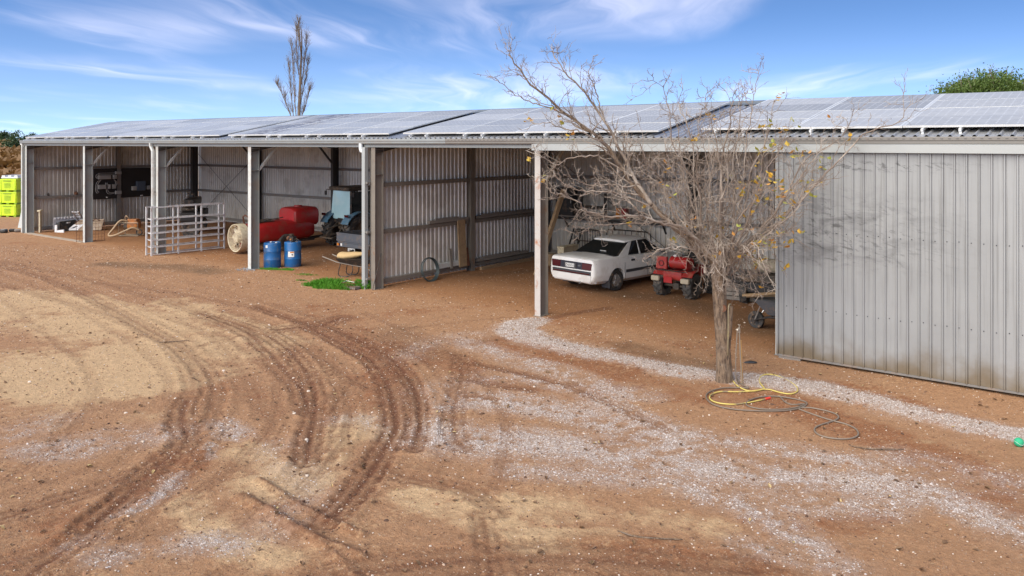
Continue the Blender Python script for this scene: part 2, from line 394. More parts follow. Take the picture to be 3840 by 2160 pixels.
def line_dist(X, Y, pts):
    """distance to a polyline and the way travelled along it (smoothed through extra points)"""
    P = np.array(pts, float)
    for _ in range(2):                                   # Chaikin
        Q = [P[0]]
        for i in range(len(P) - 1): Q += [.75 * P[i] + .25 * P[i + 1], .25 * P[i] + .75 * P[i + 1]]
        P = np.array(Q + [P[-1]])
    BX, BA = np.full(X.shape, 1e3), np.zeros(X.shape); lo, hi = P.min(0) - 1.6, P.max(0) + 1.6
    sel = np.nonzero((X > lo[0]) & (X < hi[0]) & (Y > lo[1]) & (Y < hi[1]))[0]
    X, Y = X[sel], Y[sel]; best = np.full(X.shape, 1e3); arc = np.zeros(X.shape); run = 0.
    for i in range(len(P) - 1):
        a, b = P[i], P[i + 1]; d = b - a; L = math.hypot(*d)
        if L < 1e-6: continue
        t = np.clip(((X - a[0]) * d[0] + (Y - a[1]) * d[1]) / L ** 2, 0, 1)
        q = np.hypot(X - a[0] - t * d[0], Y - a[1] - t * d[1])
        k = q < best; best[k] = q[k]; arc[k] = run + t[k] * L; run += L
    BX[sel] = best; BA[sel] = arc
    return BX, BA
def gp(pts, k=1., ox=0, oy=0): return [tuple(G(ox + x * k, oy + y * k).xy) for x, y in pts]
A = lambda p: gp(p, 1 / 1.34167, 0, 800)                 # three sketches of the yard, each at its own scale
Bq = lambda p: gp(p, 1 / 2.14667, 0, 1500)
Cq = lambda p: gp(p, 1 / 2.14667, 1200, 1160)
Dq = lambda p: gp(p, 1 / 1.78889, 2400, 1500)
Vq = lambda p: gp(p, 1.49068)
TRACKS = [   # (points, half width, depth, wetness, lugs)
 (A([(1290,470),(1490,540),(1650,572),(1850,650),(1990,740),(2080,850),(2115,980),(2110,1080),(2080,1180)]), .17, .035, .95, 1),
 (A([(1500,545),(1690,640),(1880,740),(1950,850),(1990,980),(1995,1080),(1950,1160),(1890,1260),(1810,1380),(1730,1460),(1640,1560)]), .19, .035, 1., 1),
 (A([(1000,500),(1240,590),(1350,690),(1450,800),(1530,900),(1560,1000)]), .20, .03, .8, 1),
 (A([(1100,520),(1320,600),(1450,680),(1540,780),(1590,900),(1590,1000),(1560,1120),(1540,1250)]), .18, .03, .85, 1),
 (A([(1400,600),(1560,690),(1700,790),(1800,860),(1900,900)]), .12, .02, .6, 1),
 (A([(1800,830),(1740,890),(1680,980),(1640,1060),(1600,1180),(1500,1290)]), .17, .02, .55, 1),
 (A([(0,350),(230,420),(500,490),(700,580),(850,660),(950,760),(980,880),(945,960),(880,1080)]), .16, .015, .42, 0),
 (A([(0,260),(300,340),(600,500),(780,600),(930,680),(1040,790),(1080,880),(1060,1000),(1000,1100),(900,1220),(780,1320),(640,1430),(470,1560)]), .20, .025, .55, 0),
 (A([(0,240),(400,320),(700,400),(1000,500)]), .20, .01, .4, 0),
 (A([(450,340),(900,400),(1250,470),(1490,540)]), .15, .01, .45, 0),
 (A([(930,690),(1100,640),(1260,610),(1480,600),(1700,590)]), .05, .01, .6, 0),
 (A([(1800,620),(2200,560),(2576,520)]), .07, .01, .35, 0),
 (Bq([(1500,0),(1440,180),(1540,330),(1300,500),(1130,640),(1000,780),(800,960),(650,1130),(400,1300),(200,1440)]), .20, .03, .8, 1),
 (Bq([(1100,590),(1000,640),(700,740),(400,830),(150,920),(-60,980)]), .18, .02, .6, 1),
 (Bq([(850,1060),(600,1180),(250,1250),(-60,1330)]), .22, .02, .6, 0),
 (Bq([(1960,780),(2200,930),(2400,1070),(2576,1130),(2900,1260)]), .07, -.03, .75, 2),
 (Bq([(2080,650),(2350,830),(2600,960),(2900,1090)]), .06, -.03, .75, 2),
 (Cq([(1200,430),(1500,490),(1700,540),(1880,590)]), .12, .02, .9, 0),
 (Cq([(1150,560),(1400,610),(1700,650)]), .13, .02, .8, 0),
 (Cq([(1150,690),(1280,700),(1400,730)]), .10, .02, .8, 0),
 (Cq([(1130,380),(1140,550),(1100,700),(1080,850),(1070,1000),(1150,1110)]), .17, .02, .7, 1),
 (Cq([(2000,610),(2200,700),(2400,790),(2576,870),(2750,960)]), .13, .02, .7, 1),
 (Vq([(1480,1130),(1640,1090),(1600,1040),(1500,1010)]), .1, .0, .3, 0),
 (Vq([(900,1170),(1100,1215),(1190,1235),(1260,1290)]), .16, .02, .55, 1),
 (Vq([(1215,1300),(1235,1380),(1240,1460)]), .13, .02, .7, 1),
 (Vq([(850,1449),(1150,1405),(1400,1400),(1900,1440)]), .30, .02, .65, 0),
 (Vq([(600,1250),(750,1330),(850,1400),(900,1460)]), .07, -.02, .6, 2),
 (Vq([(1270,850),(1160,870),(980,830),(960,870)]), .25, .0, .35, 0),
 (Vq([(1350,810),(1430,790),(1530,775)]), .14, .015, .9, 0),
 (Vq([(690,830),(800,822),(860,800)]), .3, .0, .9, 0),
]
RED = [  # broad stains of red soil
 (Vq([(820,770),(900,850),(960,900),(1000,1000)]), .9, .75), (Vq([(560,960),(620,1000),(700,1040)]), .6, .5),
 (Vq([(1000,870),(1100,900),(1250,960),(1450,980)]), .8, .7), (Vq([(1250,860),(1500,920),(1700,1000),(1850,980),(2100,1050),(2350,1150),(2576,1250)]), .9, .85),
 (Vq([(1500,850),(1750,940),(1950,950),(2200,1000),(2576,1100)]), .7, .75), (Vq([(0,1400),(150,1330),(330,1240),(450,1160)]), .6, .7),
 (Vq([(1900,1310),(2100,1330),(2200,1300)]), .35, .7), (Vq([(1500,1380),(1900,1440),(2400,1449)]), .5, .6), (Vq([(2300,1200),(2576,1300)]), .5, .55),
 (Vq([(400,620),(700,660),(1000,700),(1300,730),(1450,780)]), 1.2, .45), (Vq([(0,610),(300,620),(500,640)]), .8, .5), (Vq([(1000,790),(1300,770),(1500,840),(1800,880)]), .8, .55),
]
TAN = [
 (Vq([(0,760),(200,790),(400,850),(420,930),(200,960),(0,920)]), 2.4, 1.), (Vq([(430,760),(560,800),(700,860)]), .8, .9),
 (Vq([(620,1150),(700,1230),(760,1200),(820,1120),(900,1080)]), .7, .9), (Vq([(900,1060),(960,1090)]), .45, .9),
 (Vq([(1150,1260),(1500,1290),(1800,1330)]), .45, .65), (Vq([(480,1260),(560,1330),(700,1400)]), .4, .6), (Vq([(2280,1105),(2350,1110)]), .2, .7), (Vq([(1060,1250),(1200,1320),(1500,1370)]), .5, .7),
 (Vq([(0,1030),(200,1060),(400,1060)]), .8, .5),
]
GRAVEL = [
 (gp([(2005,1203),(1930,1222),(1930,1245),(2050,1285),(2170,1313),(2300,1345),(2500,1382),(2680,1402),(2900,1425),(3050,1455),(3250,1500),(3500,1560),(3700,1600),(3850,1630),(4100,1690)]), .30, 1.25),
 (Vq([(1170,860),(1260,890),(1350,920),(1460,960),(1600,1000)]), .30, .75), (Vq([(1290,950),(1450,985),(1560,1010)]), .18, .75),
 (Vq([(1150,1010),(1300,1010),(1450,1040),(1600,1090),(1700,1130)]), .38, 1.), (Vq([(1085,1075),(1150,1110),(1300,1110),(1500,1140),(1650,1160)]), .42, 1.),
 (Vq([(1500,1010),(1650,1080),(1800,1110),(2000,1140),(2150,1160)]), .28, .85), (Vq([(1600,1150),(1800,1190),(2000,1210),(2150,1220),(2250,1240)]), .33, .95),
 (Vq([(2200,1200),(2330,1230),(2450,1290),(2576,1330),(2750,1380)]), .32, .9), (Vq([(1880,1270),(1960,1310),(2040,1370)]), .22, 1.), (Vq([(1720,1230),(1850,1260),(2000,1275),(2200,1270)]), .25, .7),
 (Vq([(1850,1380),(2000,1400),(2150,1410)]), .18, .6), (Vq([(1290,1180),(1500,1200),(1750,1220)]), .25, .55), (Vq([(2250,1150),(2400,1180),(2576,1220)]), .35, .45),
 (Vq([(980,1090),(1000,1130),(1030,1080)]), .13, .8), (Vq([(860,1060),(920,1050),(970,1080)]), .2, .5),
 (Vq([(530,1070),(570,1080),(600,1100)]), .2, .8), (Vq([(520,1120),(510,1150)]), .1, .7), (Vq([(110,1130),(170,1140),(220,1125)]), .35, .7), (Vq([(30,1090),(120,1060)]), .3, .4),
 (Vq([(320,1290),(360,1270),(400,1230),(420,1200)]), .13, .9), (Vq([(210,1375),(250,1360)]), .15, .9), (Vq([(270,1405),(330,1400)]), .18, .7), (Vq([(500,1370),(560,1350),(600,1360)]), .22, .8), (Vq([(300,1100),(380,1110),(430,1090)]), .3, .4),
 (Vq([(1020,900),(1100,850),(1200,840)]), .3, .25), (Vq([(1060,1000),(1120,970),(1250,950)]), .35, .35), (Vq([(700,1130),(760,1250),(700,1330)]), .3, .25),
]
DAMP = [(Vq([(270,665),(380,670),(470,672),(540,685)]), .7, .85), (Vq([(1560,870),(1700,905),(1790,915)]), .45, .7), (Vq([(1000,830),(1050,880),(1100,900)]), .6, .35),
        (Vq([(1480,720),(1560,740),(1700,750),(1850,800),(1900,830)]), .8, .7), (Vq([(1200,690),(1400,680),(1600,660)]), .5, .5), (Vq([(760,668),(850,640),(900,620)]), .6, .5)]

def offset_line(pts, d):
    P = np.array(pts); t = np.gradient(P, axis=0); t /= np.hypot(t[:, 0], t[:, 1])[:, None] + 1e-9
    return [tuple(p) for p in P + d * np.stack([-t[:, 1], t[:, 0]], 1)]
EXTRA = []
for j, (pts, hw, dp, wet, lg) in enumerate(TRACKS[:16]):
    if hw < .12: continue
    for d_ in (-.62, .55, 1.55, -1.7):
        if (j * 7 + int(d_ * 10)) % 3 != 0: EXTRA.append((offset_line(pts, d_ * (1 + .1 * (j % 3))), .07 + .03 * (j % 3), abs(dp) * .3, wet * .42, 0))
TRACKS += EXTRA
NR, NC = 820, 580
Zs = np.linspace(5.2 ** -.6, 150 ** -.6, NR) ** (-1 / .6); As = np.linspace(-.80, .80, NC)
ZZ, AA = np.meshgrid(Zs, As, indexing='ij')
GX = CAM.x + FWD.x * ZZ + RGT.x * ZZ * AA; GY = CAM.y + FWD.y * ZZ + RGT.y * ZZ * AA
X, Y = GX.ravel(), GY.ravel()
wx = X + .5 * (fbm(X * .9, Y * .9, 4, 11) - .5) + .16 * (fbm(X * 5, Y * 5, 3, 12) - .5)
wy = Y + .5 * (fbm(X * .9, Y * .9, 4, 21) - .5) + .16 * (fbm(X * 5, Y * 5, 3, 22) - .5)
n_big = fbm(X * .22, Y * .22, 4, 31); n_mid = fbm(X * 1.1, Y * 1.1, 5, 32, .6); n_fine = fbm(X * 7, Y * 7, 4, 33, .65); n_hf = fbm(X * 24, Y * 24, 3, 34, .7)
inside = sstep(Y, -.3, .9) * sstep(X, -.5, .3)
def stains(lst, soft=1.0):
    m = np.zeros_like(X)
    for pts, wd, st in lst:
        d, _ = line_dist(wx, wy, pts); m = np.maximum(m, st * (1 - sstep(d, wd * .25, wd * 1.25)))
    return m
tan_m = sstep(stains(TAN) + (n_big - .5) * .5 + (n_mid - .5) * 1.1 + (n_fine - .5) * .7, .30, .95)
red_m = sstep(stains(RED) + (n_mid - .5) * 1.3 + (n_fine - .5) * .8 - .12, .25, .9)
damp_m = np.clip(stains(DAMP) * (.4 + n_mid), 0, 1)
trk = np.zeros_like(X); rut = np.zeros_like(X); lug = np.zeros_like(X)
for pts, hw, dp, wet, lg in TRACKS:
    d, arc = line_dist(X * .86 + wx * .14, Y * .86 + wy * .14, pts)
    ks = np.nonzero(d < hw * 4 + .3)[0]; d, arc, nf, nh = d[ks], arc[ks], n_fine[ks], n_hf[ks]
    core = 1 - sstep(d + hw * (1.5 * (nf - .5) + .8 * (nh - .5)), hw * .45, hw * 1.5)
    core *= .62 + .38 * np.cos(d / hw * 6.6)
    br = .36 + 1.05 * fbm(arc * .9, d * 9, 4, 41, .6)                   # tracks fade in and out along their way
    trk[ks] = np.maximum(trk[ks], core ** .6 * wet * np.clip(br * 1.15, 0, 1))
    if dp > 0: rut[ks] += -.5 * dp * core * br + .4 * dp * np.exp(-((d - hw * 1.45) / (hw * .35)) ** 2) * br
    else: rut[ks] += -dp * np.exp(-(d / hw) ** 2) * (.4 + nf)
    if lg: lug[ks] = np.maximum(lug[ks], core * (.5 + .5 * np.sin(arc * 2 * PI / .16 + 5 * d)) * np.clip(br, 0, 1))
grav = np.zeros_like(X)
for pts, wd, st in GRAVEL:
    d, _ = line_dist(wx, wy, pts); grav = np.maximum(grav, st * (1 - sstep(d + .45 * (n_mid - .5) + .5 * (n_fine - .5), wd * .1, wd * 2.1)))
strip_d, _ = line_dist(wx, wy, GRAVEL[0][0])
keep = np.where(strip_d < .45, 1., np.clip(1 - 1.15 * trk, 0, 1))
grav = np.clip(grav * keep * np.where(strip_d < .4, 1, .12 + 1.25 * sstep(n_mid * .45 + n_fine * .55, .36, .64)), 0, 1.2)
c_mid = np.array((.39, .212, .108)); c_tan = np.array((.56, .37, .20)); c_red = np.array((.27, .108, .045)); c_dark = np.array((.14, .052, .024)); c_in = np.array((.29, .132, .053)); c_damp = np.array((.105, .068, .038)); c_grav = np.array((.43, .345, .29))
def lerp(c, t, m): return c + (t - c) * m[:, None]
col = np.tile(c_mid, (X.size, 1))
col = lerp(col, c_tan, np.clip(tan_m, 0, 1)); col = lerp(col, c_red, red_m * .85)
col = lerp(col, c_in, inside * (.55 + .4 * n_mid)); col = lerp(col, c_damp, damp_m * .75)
col = lerp(col, c_dark, np.clip(trk * 1.2 * (.55 + .8 * n_fine), 0, 1) * .9)
col = lerp(col, c_dark * .9, np.clip(lug - .45, 0, 1) * .5)
col = lerp(col, c_grav, np.clip(grav, 0, 1) ** .8 * .85 * (.55 + .9 * n_hf))
col = lerp(col, c_dark, sstep(n_fine * .55 + n_hf * .45, .60, .74) * .55 * (1 - .5 * tan_m))
col = lerp(col, c_tan * 1.12, sstep(n_hf * .6 + n_mid * .4, .60, .75) * .35 * (1 - inside))
col *= (.74 + .52 * (n_hf * .5 + n_fine * .5))[:, None]
near = sstep(-Y, -.6, .4) + .35
Zf = ZZ.ravel()
hgt = rut * near + .016 * (n_fine - .5) * np.clip(1.4 - Zf / 40, .1, 1) + .012 * (n_hf - .5) * (Zf < 28) + .05 * (n_mid - .5) * .5 + .006 * lug * near + .03 * np.clip(grav, 0, 1) * (strip_d < .5) * (1 - sstep(strip_d, .1, .45))
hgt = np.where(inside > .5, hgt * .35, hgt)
me = bpy.data.meshes.new('yard_soil')
vs = np.stack([X, Y, hgt], 1).astype(np.float32)
me.vertices.add(X.size); me.vertices.foreach_set('co', vs.ravel())
ii = np.arange(NR * NC).reshape(NR, NC)
q = np.stack([ii[:-1, :-1], ii[:-1, 1:], ii[1:, 1:], ii[1:, :-1]], -1).reshape(-1, 4)
me.loops.add(q.size); me.loops.foreach_set('vertex_index', q.ravel().astype(np.int32))
me.polygons.add(len(q)); me.polygons.foreach_set('loop_start', np.arange(0, q.size, 4, dtype=np.int32)); me.polygons.foreach_set('loop_total', np.full(len(q), 4, np.int32))
me.update(calc_edges=True); me.shade_smooth()
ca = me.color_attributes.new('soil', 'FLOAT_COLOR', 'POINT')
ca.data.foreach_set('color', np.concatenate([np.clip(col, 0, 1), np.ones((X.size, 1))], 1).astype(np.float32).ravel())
wa = me.attributes.new('wet', 'FLOAT', 'POINT'); wa.data.foreach_set('value', np.clip(trk * .6 + damp_m * .8, 0, 1).astype(np.float32))
def soil_material():
    m = bpy.data.materials.new('yard_soil'); m.use_nodes = True; k = Nodes(m.node_tree); b = k.n['Principled BSDF']
    c = k.node('ShaderNodeAttribute', attribute_name='soil').outputs['Color']; wet = k.node('ShaderNodeAttribute', attribute_name='wet').outputs['Fac']
    p = k.pos(); n = k.noise(p, 70, 5, .7); n2 = k.noise(p, 18, 5, .65); vo = k.node('ShaderNodeTexVoronoi', {'Vector': p, 'Scale': 45.}).outputs
    f = k.math('MULTIPLY_ADD', n, .9, .55); f = k.math('MULTIPLY', f, k.math('MULTIPLY_ADD', n2, .7, .65))
    n3 = k.noise(p, 5.5, 6, .75); n4 = k.noise(p, 26, 4, .7)
    f = k.math('MULTIPLY', f, k.math('MULTIPLY_ADD', n3, .5, .75))
    c = k.mix(1., c, k.comb(f, f, f), 'MULTIPLY')
    c = k.mix(k.math('MULTIPLY', k.ss(n4, .57, .68), .45), c, (.17, .082, .040, 1)); c = k.mix(k.math('MULTIPLY', k.ss(n4, .42, .33), .35), c, (.60, .46, .29, 1))
    chip = k.math('MULTIPLY', k.ss(vo['Distance'], .30, .18), k.ss(k.sep(vo['Color'])[0], .72, .80))
    c = k.mix(k.math('MULTIPLY', chip, .75), c, k.mix(k.sep(vo['Color'])[1], (.16, .075, .04, 1), (.55, .44, .35, 1)))
    k.put(b.inputs['Base Color'], c); k.put(b.inputs['Roughness'], k.math('MULTIPLY_ADD', wet, -.18, .93)); b.inputs['Specular IOR Level'].default_value = .25
    h = k.math('ADD', n, k.math('MULTIPLY', n2, 1.2))
    k.put(b.inputs['Normal'], k.node('ShaderNodeBump', {'Height': h, 'Strength': .8, 'Distance': .03}).outputs[0])
    return m
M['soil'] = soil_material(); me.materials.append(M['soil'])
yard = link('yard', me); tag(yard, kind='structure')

g = MB(); S_ = 4000
g.add([(CAM.x + x, CAM.y + y, -.12) for x, y in ((-S_, -S_), (S_, -S_), (S_, S_), (-S_, S_))], [(0, 1, 2, 3)])
ground = g.obj('ground', mat('plain_soil', (.26, .145, .08), .95, 0, .25, .6, (.36, .25, .14), .7, .15, .5, 20)); tag(ground, kind='structure')

def grid_lookup(arr, Z, a):
    r = (Z ** -.6 - Zs[0] ** -.6) / (Zs[-1] ** -.6 - Zs[0] ** -.6) * (NR - 1); c = (a - As[0]) / (As[-1] - As[0]) * (NC - 1)
    return arr.reshape(NR, NC)[np.clip(r.round().astype(int), 0, NR - 1), np.clip(c.round().astype(int), 0, NC - 1)]
def scatter(name, pts, sizes, material, flat=.6, label=None, sub=1):
    """a point per stone; a small modifier tree turns each into a lumpy pebble"""
    n = len(pts); m_ = bpy.data.meshes.new(name); m_.vertices.add(n); m_.vertices.foreach_set('co', pts.astype(np.float32).ravel())
    sz = np.stack([sizes * RNG.uniform(.7, 1.4, n), sizes * RNG.uniform(.7, 1.3, n), sizes * flat * RNG.uniform(.6, 1.2, n)], 1)
    rt = np.stack([RNG.normal(0, .35, n), RNG.normal(0, .35, n), RNG.uniform(0, 6.28, n)], 1)
    for nm, ar in (('size', sz), ('turn', rt)):
        m_.attributes.new(nm, 'FLOAT_VECTOR', 'POINT').data.foreach_set('vector', ar.astype(np.float32).ravel())
    o = link(name, m_); tag(o, label, 'gravel' if label else None, kind='stuff')
    nt = bpy.data.node_groups.new(name, 'GeometryNodeTree')
    nt.interface.new_socket('Geometry', in_out='INPUT', socket_type='NodeSocketGeometry'); nt.interface.new_socket('Geometry', in_out='OUTPUT', socket_type='NodeSocketGeometry')
    N = nt.nodes; L = nt.links
    gi, go = N.new('NodeGroupInput'), N.new('NodeGroupOutput'); ip = N.new('GeometryNodeInstanceOnPoints'); ic = N.new('GeometryNodeMeshIcoSphere'); sm = N.new('GeometryNodeSetMaterial')
    ic.inputs['Radius'].default_value = 1; ic.inputs['Subdivisions'].default_value = sub; sm.inputs['Material'].default_value = material
    a1, a2 = N.new('GeometryNodeInputNamedAttribute'), N.new('GeometryNodeInputNamedAttribute')
    a1.data_type = a2.data_type = 'FLOAT_VECTOR'; a1.inputs[0].default_value = 'size'; a2.inputs[0].default_value = 'turn'
    e2r = N.new('FunctionNodeEulerToRotation')
    L.new(gi.outputs[0], ip.inputs['Points']); L.new(ic.outputs[0], sm.inputs[0]); L.new(sm.outputs[0], ip.inputs['Instance'])
    L.new(a2.outputs[0], e2r.inputs[0]); L.new(e2r.outputs[0], ip.inputs['Rotation']); L.new(a1.outputs[0], ip.inputs['Scale']); L.new(ip.outputs[0], go.inputs[0])
    o.modifiers.new('pebbles', 'NODES').node_group = nt
    return o
def stone_material(name, c1, c2, c3):
    m = bpy.data.materials.new(name); m.use_nodes = True; k = Nodes(m.node_tree); b = k.n['Principled BSDF']
    r = k.node('ShaderNodeObjectInfo').outputs['Random']
    c = k.mix(k.ss(r, .0, .55), (*c1, 1), (*c2, 1)); c = k.mix(k.ss(r, .8, .95), c, (*c3, 1))
    n = k.noise(k.pos(), 60, 3); c = k.mix(1., c, k.comb(*[k.math('MULTIPLY_ADD', n, .5, .75)] * 3), 'MULTIPLY')
    k.put(b.inputs['Base Color'], c); b.inputs['Roughness'].default_value = .8
    return m
def sample(n, z0, z1, amax=.74):
    Z = np.sqrt(RNG.uniform(z0 ** 2, z1 ** 2, n)); a = RNG.uniform(-amax, amax, n)
    return Z, a, CAM.x + FWD.x * Z + RGT.x * Z * a, CAM.y + FWD.y * Z + RGT.y * Z * a
# white-grey crushed rock
Z, a, x, y = sample(2000000, 7., 27.)
gm = grid_lookup(grav, Z, a); k_ = RNG.random(len(Z)) < np.clip(gm, 0, 1) ** 1.3 * 1.0 * np.clip(1.25 - Z / 40, .4, 1); Z, a, x, y = Z[k_], a[k_], x[k_], y[k_]
z = grid_lookup(hgt, Z, a); sz = np.clip(RNG.lognormal(math.log(.0058), .42, len(Z)), .003, .02) * (1 + .012 * Z)
scatter('gravel', np.stack([x, y, z - .25 * sz], 1), sz, stone_material('crushed_rock', (.31, .25, .205), (.53, .475, .435), (.19, .11, .07)), .65, 'pale crushed gravel lying in worn bands across the red yard')
# loose bits of soil and small stones all over
Z, a, x, y = sample(420000, 7., 34.)
inn = grid_lookup(inside, Z, a); tm = grid_lookup(np.clip(tan_m, 0, 1), Z, a); k_ = RNG.random(len(Z)) < (.16 + .30 * grid_lookup(trk, Z, a) + .22 * grid_lookup(n_mid, Z, a)) * (1 - .55 * inn) * (1 - .5 * tm); Z, a, x, y = Z[k_], a[k_], x[k_], y[k_]
z = grid_lookup(hgt, Z, a); sz = RNG.uniform(.005, .013, len(Z)) * (1 + 1.2 * (RNG.random(len(Z)) < .03)) * (1 + .012 * Z)
scatter('soil_clods', np.stack([x, y, z], 1), sz, stone_material('clods', (.09, .045, .025), (.28, .15, .08), (.60, .50, .40)), .55, 'small brown soil clods and stones strewn over the yard')

# fallen leaves
lf = MB()
for i in range(560):
    Zl = math.sqrt(random.uniform(7.5 ** 2, 19 ** 2)); al = random.uniform(-.7, .72)
    p = CAM + FWD * Zl + RGT * (Zl * al); p.z = 0
    if p.y > -.4: continue
    zz = float(grid_lookup(hgt, np.array([Zl]), np.array([al]))[0]); s_ = random.uniform(.02, .045); q_ = Matrix.Translation((p.x, p.y, zz + .012)) @ Matrix.Rotation(random.uniform(0, 6.3), 4, 'Z') @ Matrix.Rotation(random.gauss(0, .3), 4, 'X')
    lf.M = q_; b_ = random.uniform(.1, .6) * s_
    lf.add([(0, -s_, 0), (.6 * s_, -.2 * s_, b_), (.4 * s_, .6 * s_, b_), (0, 1.1 * s_, 0), (-.4 * s_, .6 * s_, b_), (-.6 * s_, -.2 * s_, b_)], [(0, 1, 2, 3), (0, 3, 4, 5)])
lf.M = None
fl = lf.obj('fallen_leaves', M['leaf_fallen']); tag(fl, 'curled yellow and brown leaves scattered over the yard', 'leaves', kind='stuff')

def blades(name, n, spots, label, hmin=.04, hmax=.13):
    mb = MB()
    for i in range(n):
        (cx, cy), (rx, ry), rot = random.choice(spots); an = random.uniform(0, 6.28); rr = math.sqrt(random.random())
        rr *= .75 + .35 * math.sin(3 * an + cx) ** 2
        lx, ly = rx * rr * math.cos(an), ry * rr * math.sin(an); x_ = cx + lx * math.cos(rot) - ly * math.sin(rot); y_ = cy + lx * math.sin(rot) + ly * math.cos(rot)
        h = random.uniform(hmin, hmax) * (1.15 - .7 * rr); d = random.uniform(0, 6.28); w_ = random.uniform(.006, .014); le = random.uniform(.2, .9) * h
        dx_, dy_ = math.cos(d), math.sin(d)
        mb.add([(x_ - dy_ * w_, y_ + dx_ * w_, -.01), (x_ + dy_ * w_, y_ - dx_ * w_, -.01), (x_ + dx_ * le * .4 + dy_ * w_ * .8, y_ + dy_ * le * .4 - dx_ * w_ * .8, h * .65), (x_ + dx_ * le, y_ + dy_ * le, h), (x_ + dx_ * le * .4 - dy_ * w_ * .8, y_ + dy_ * le * .4 + dx_ * w_ * .8, h * .65)], [(0, 1, 2, 3, 4)])
    o = mb.obj(name, M['grass']); return tag(o, label, 'grass', kind='stuff')
# ------------------------------------------------------------------ the shed
BAY, DEP, NB = 6.055, 8.9, 8
LEN = BAY * NB; EZ, SL, RT = 4.42, .2, 4.45           # roof height at the eave, slope, place of the ridge
def roofz(t): return EZ + SL * (t if t <= RT else 2 * RT - t)
shed = thing('farm_shed', 'long open-fronted farm shed of ribbed grey steel with solar panels on its roof', 'shed')
PROF = [(0, 0), (.056, 0), (.083, .034), (.107, .034), (.134, 0), (.19, 0)]
PROF_DOOR = [(0, 0), (.072, 0), (.084, .026), (.106, .026), (.118, 0), (.19, 0)]
def sheet(n, zb, top, flip=1, prof=PROF):
    """ribbed sheet n ribs wide, local x across, y the rib's depth, z up; top(x) gives the upper edge"""
    pr = []
    for i in range(n):
        for j, (u, h) in enumerate(prof):
            if i and j == 0: continue
            pr.append((i * .19 + u, h * flip))
    mb = MB(); k = len(pr)
    mb.add([(u, h, zb) for u, h in pr] + [(u, h, top(u)) for u, h in pr], [(i, i + 1, k + i + 1, k + i) for i in range(k - 1)])
    return mb
SW = .76
# rear wall
rear = hub('rear_wall', shed, (0, DEP, 0))
me_ = sheet(4, .03, lambda u: EZ - .03).mesh('wall_sheet', M['zinc'])
for i in range(int(LEN / SW)): link('wall_sheet', me_, rear, (i * SW, .1, 0))
for z_ in (.18, 1.65, 3.05):
    for i in range(NB): MB().b2((i * BAY + .08, -.02, z_ - .06), ((i + 1) * BAY - .08, .09, z_ + .06)).obj('girt', M['girt'], rear)
# end wall and the two dividing walls
def cross_wall(name, s, skin, gm, upto=DEP, flip=1):
    h_ = hub(name, shed, (s, 0, 0))
    n = int(upto / SW)
    for i in range(n + 1):
        y0 = i * SW; k = 4 if i < n else int((upto - y0) / .19)
        if k < 1: continue
        o = sheet(k, .04, lambda u, y0=y0: roofz(y0 + u + .05) - .06, -1).obj('wall_sheet', skin, h_); o.location = (-.1, y0 + .05, 0); o.rotation_euler = (0, 0, 0)
        # sheets run along the depth: turn local x to world y
        o.rotation_euler = (0, 0, PI / 2); 
        # rib depth (local -y) now points to +x; mirror by moving the plane
        o.scale = (1, -1, 1)
    for z_ in (.18, 1.65, 3.05):
        for a_, b_ in ((.32, RT - .12), (RT + .12, upto - .3)): MB().b2((-.095, a_, z_ - .06), (.03, b_, z_ + .06)).obj('girt', gm, h_)
    # rake angle along the roof
    mb = MB(); mb.bar((-.03, .2, roofz(.2) - .42), (-.03, RT, roofz(RT) - .42), .12, .09); mb.obj('rake_girt', gm, h_)
    mb = MB()
    for dx_ in (-.10, .10): mb.b2((-.03 + dx_ * .0, RT - .09, 0), (-.018, RT + .09, roofz(RT) - .1))
    mb = MB().b2((-.09, RT - .1, 0), (-.075, RT + .1, roofz(RT) - .12)); mb.b2((.105, RT - .1, 0), (.12, RT + .1, roofz(RT) - .12)); mb.b2((-.075, RT - .006, 0), (.105, RT + .006, roofz(RT) - .12))
    mb.obj('mullion', gm, h_)
    return h_
end = cross_wall('end_wall', 0, M['zinc'], M['girt'])
cross_wall('dividing_wall', 4 * BAY, M['zinc'], M['brown_steel'])
cross_wall('far_end_wall', LEN, M['zinc'], M['girt'])
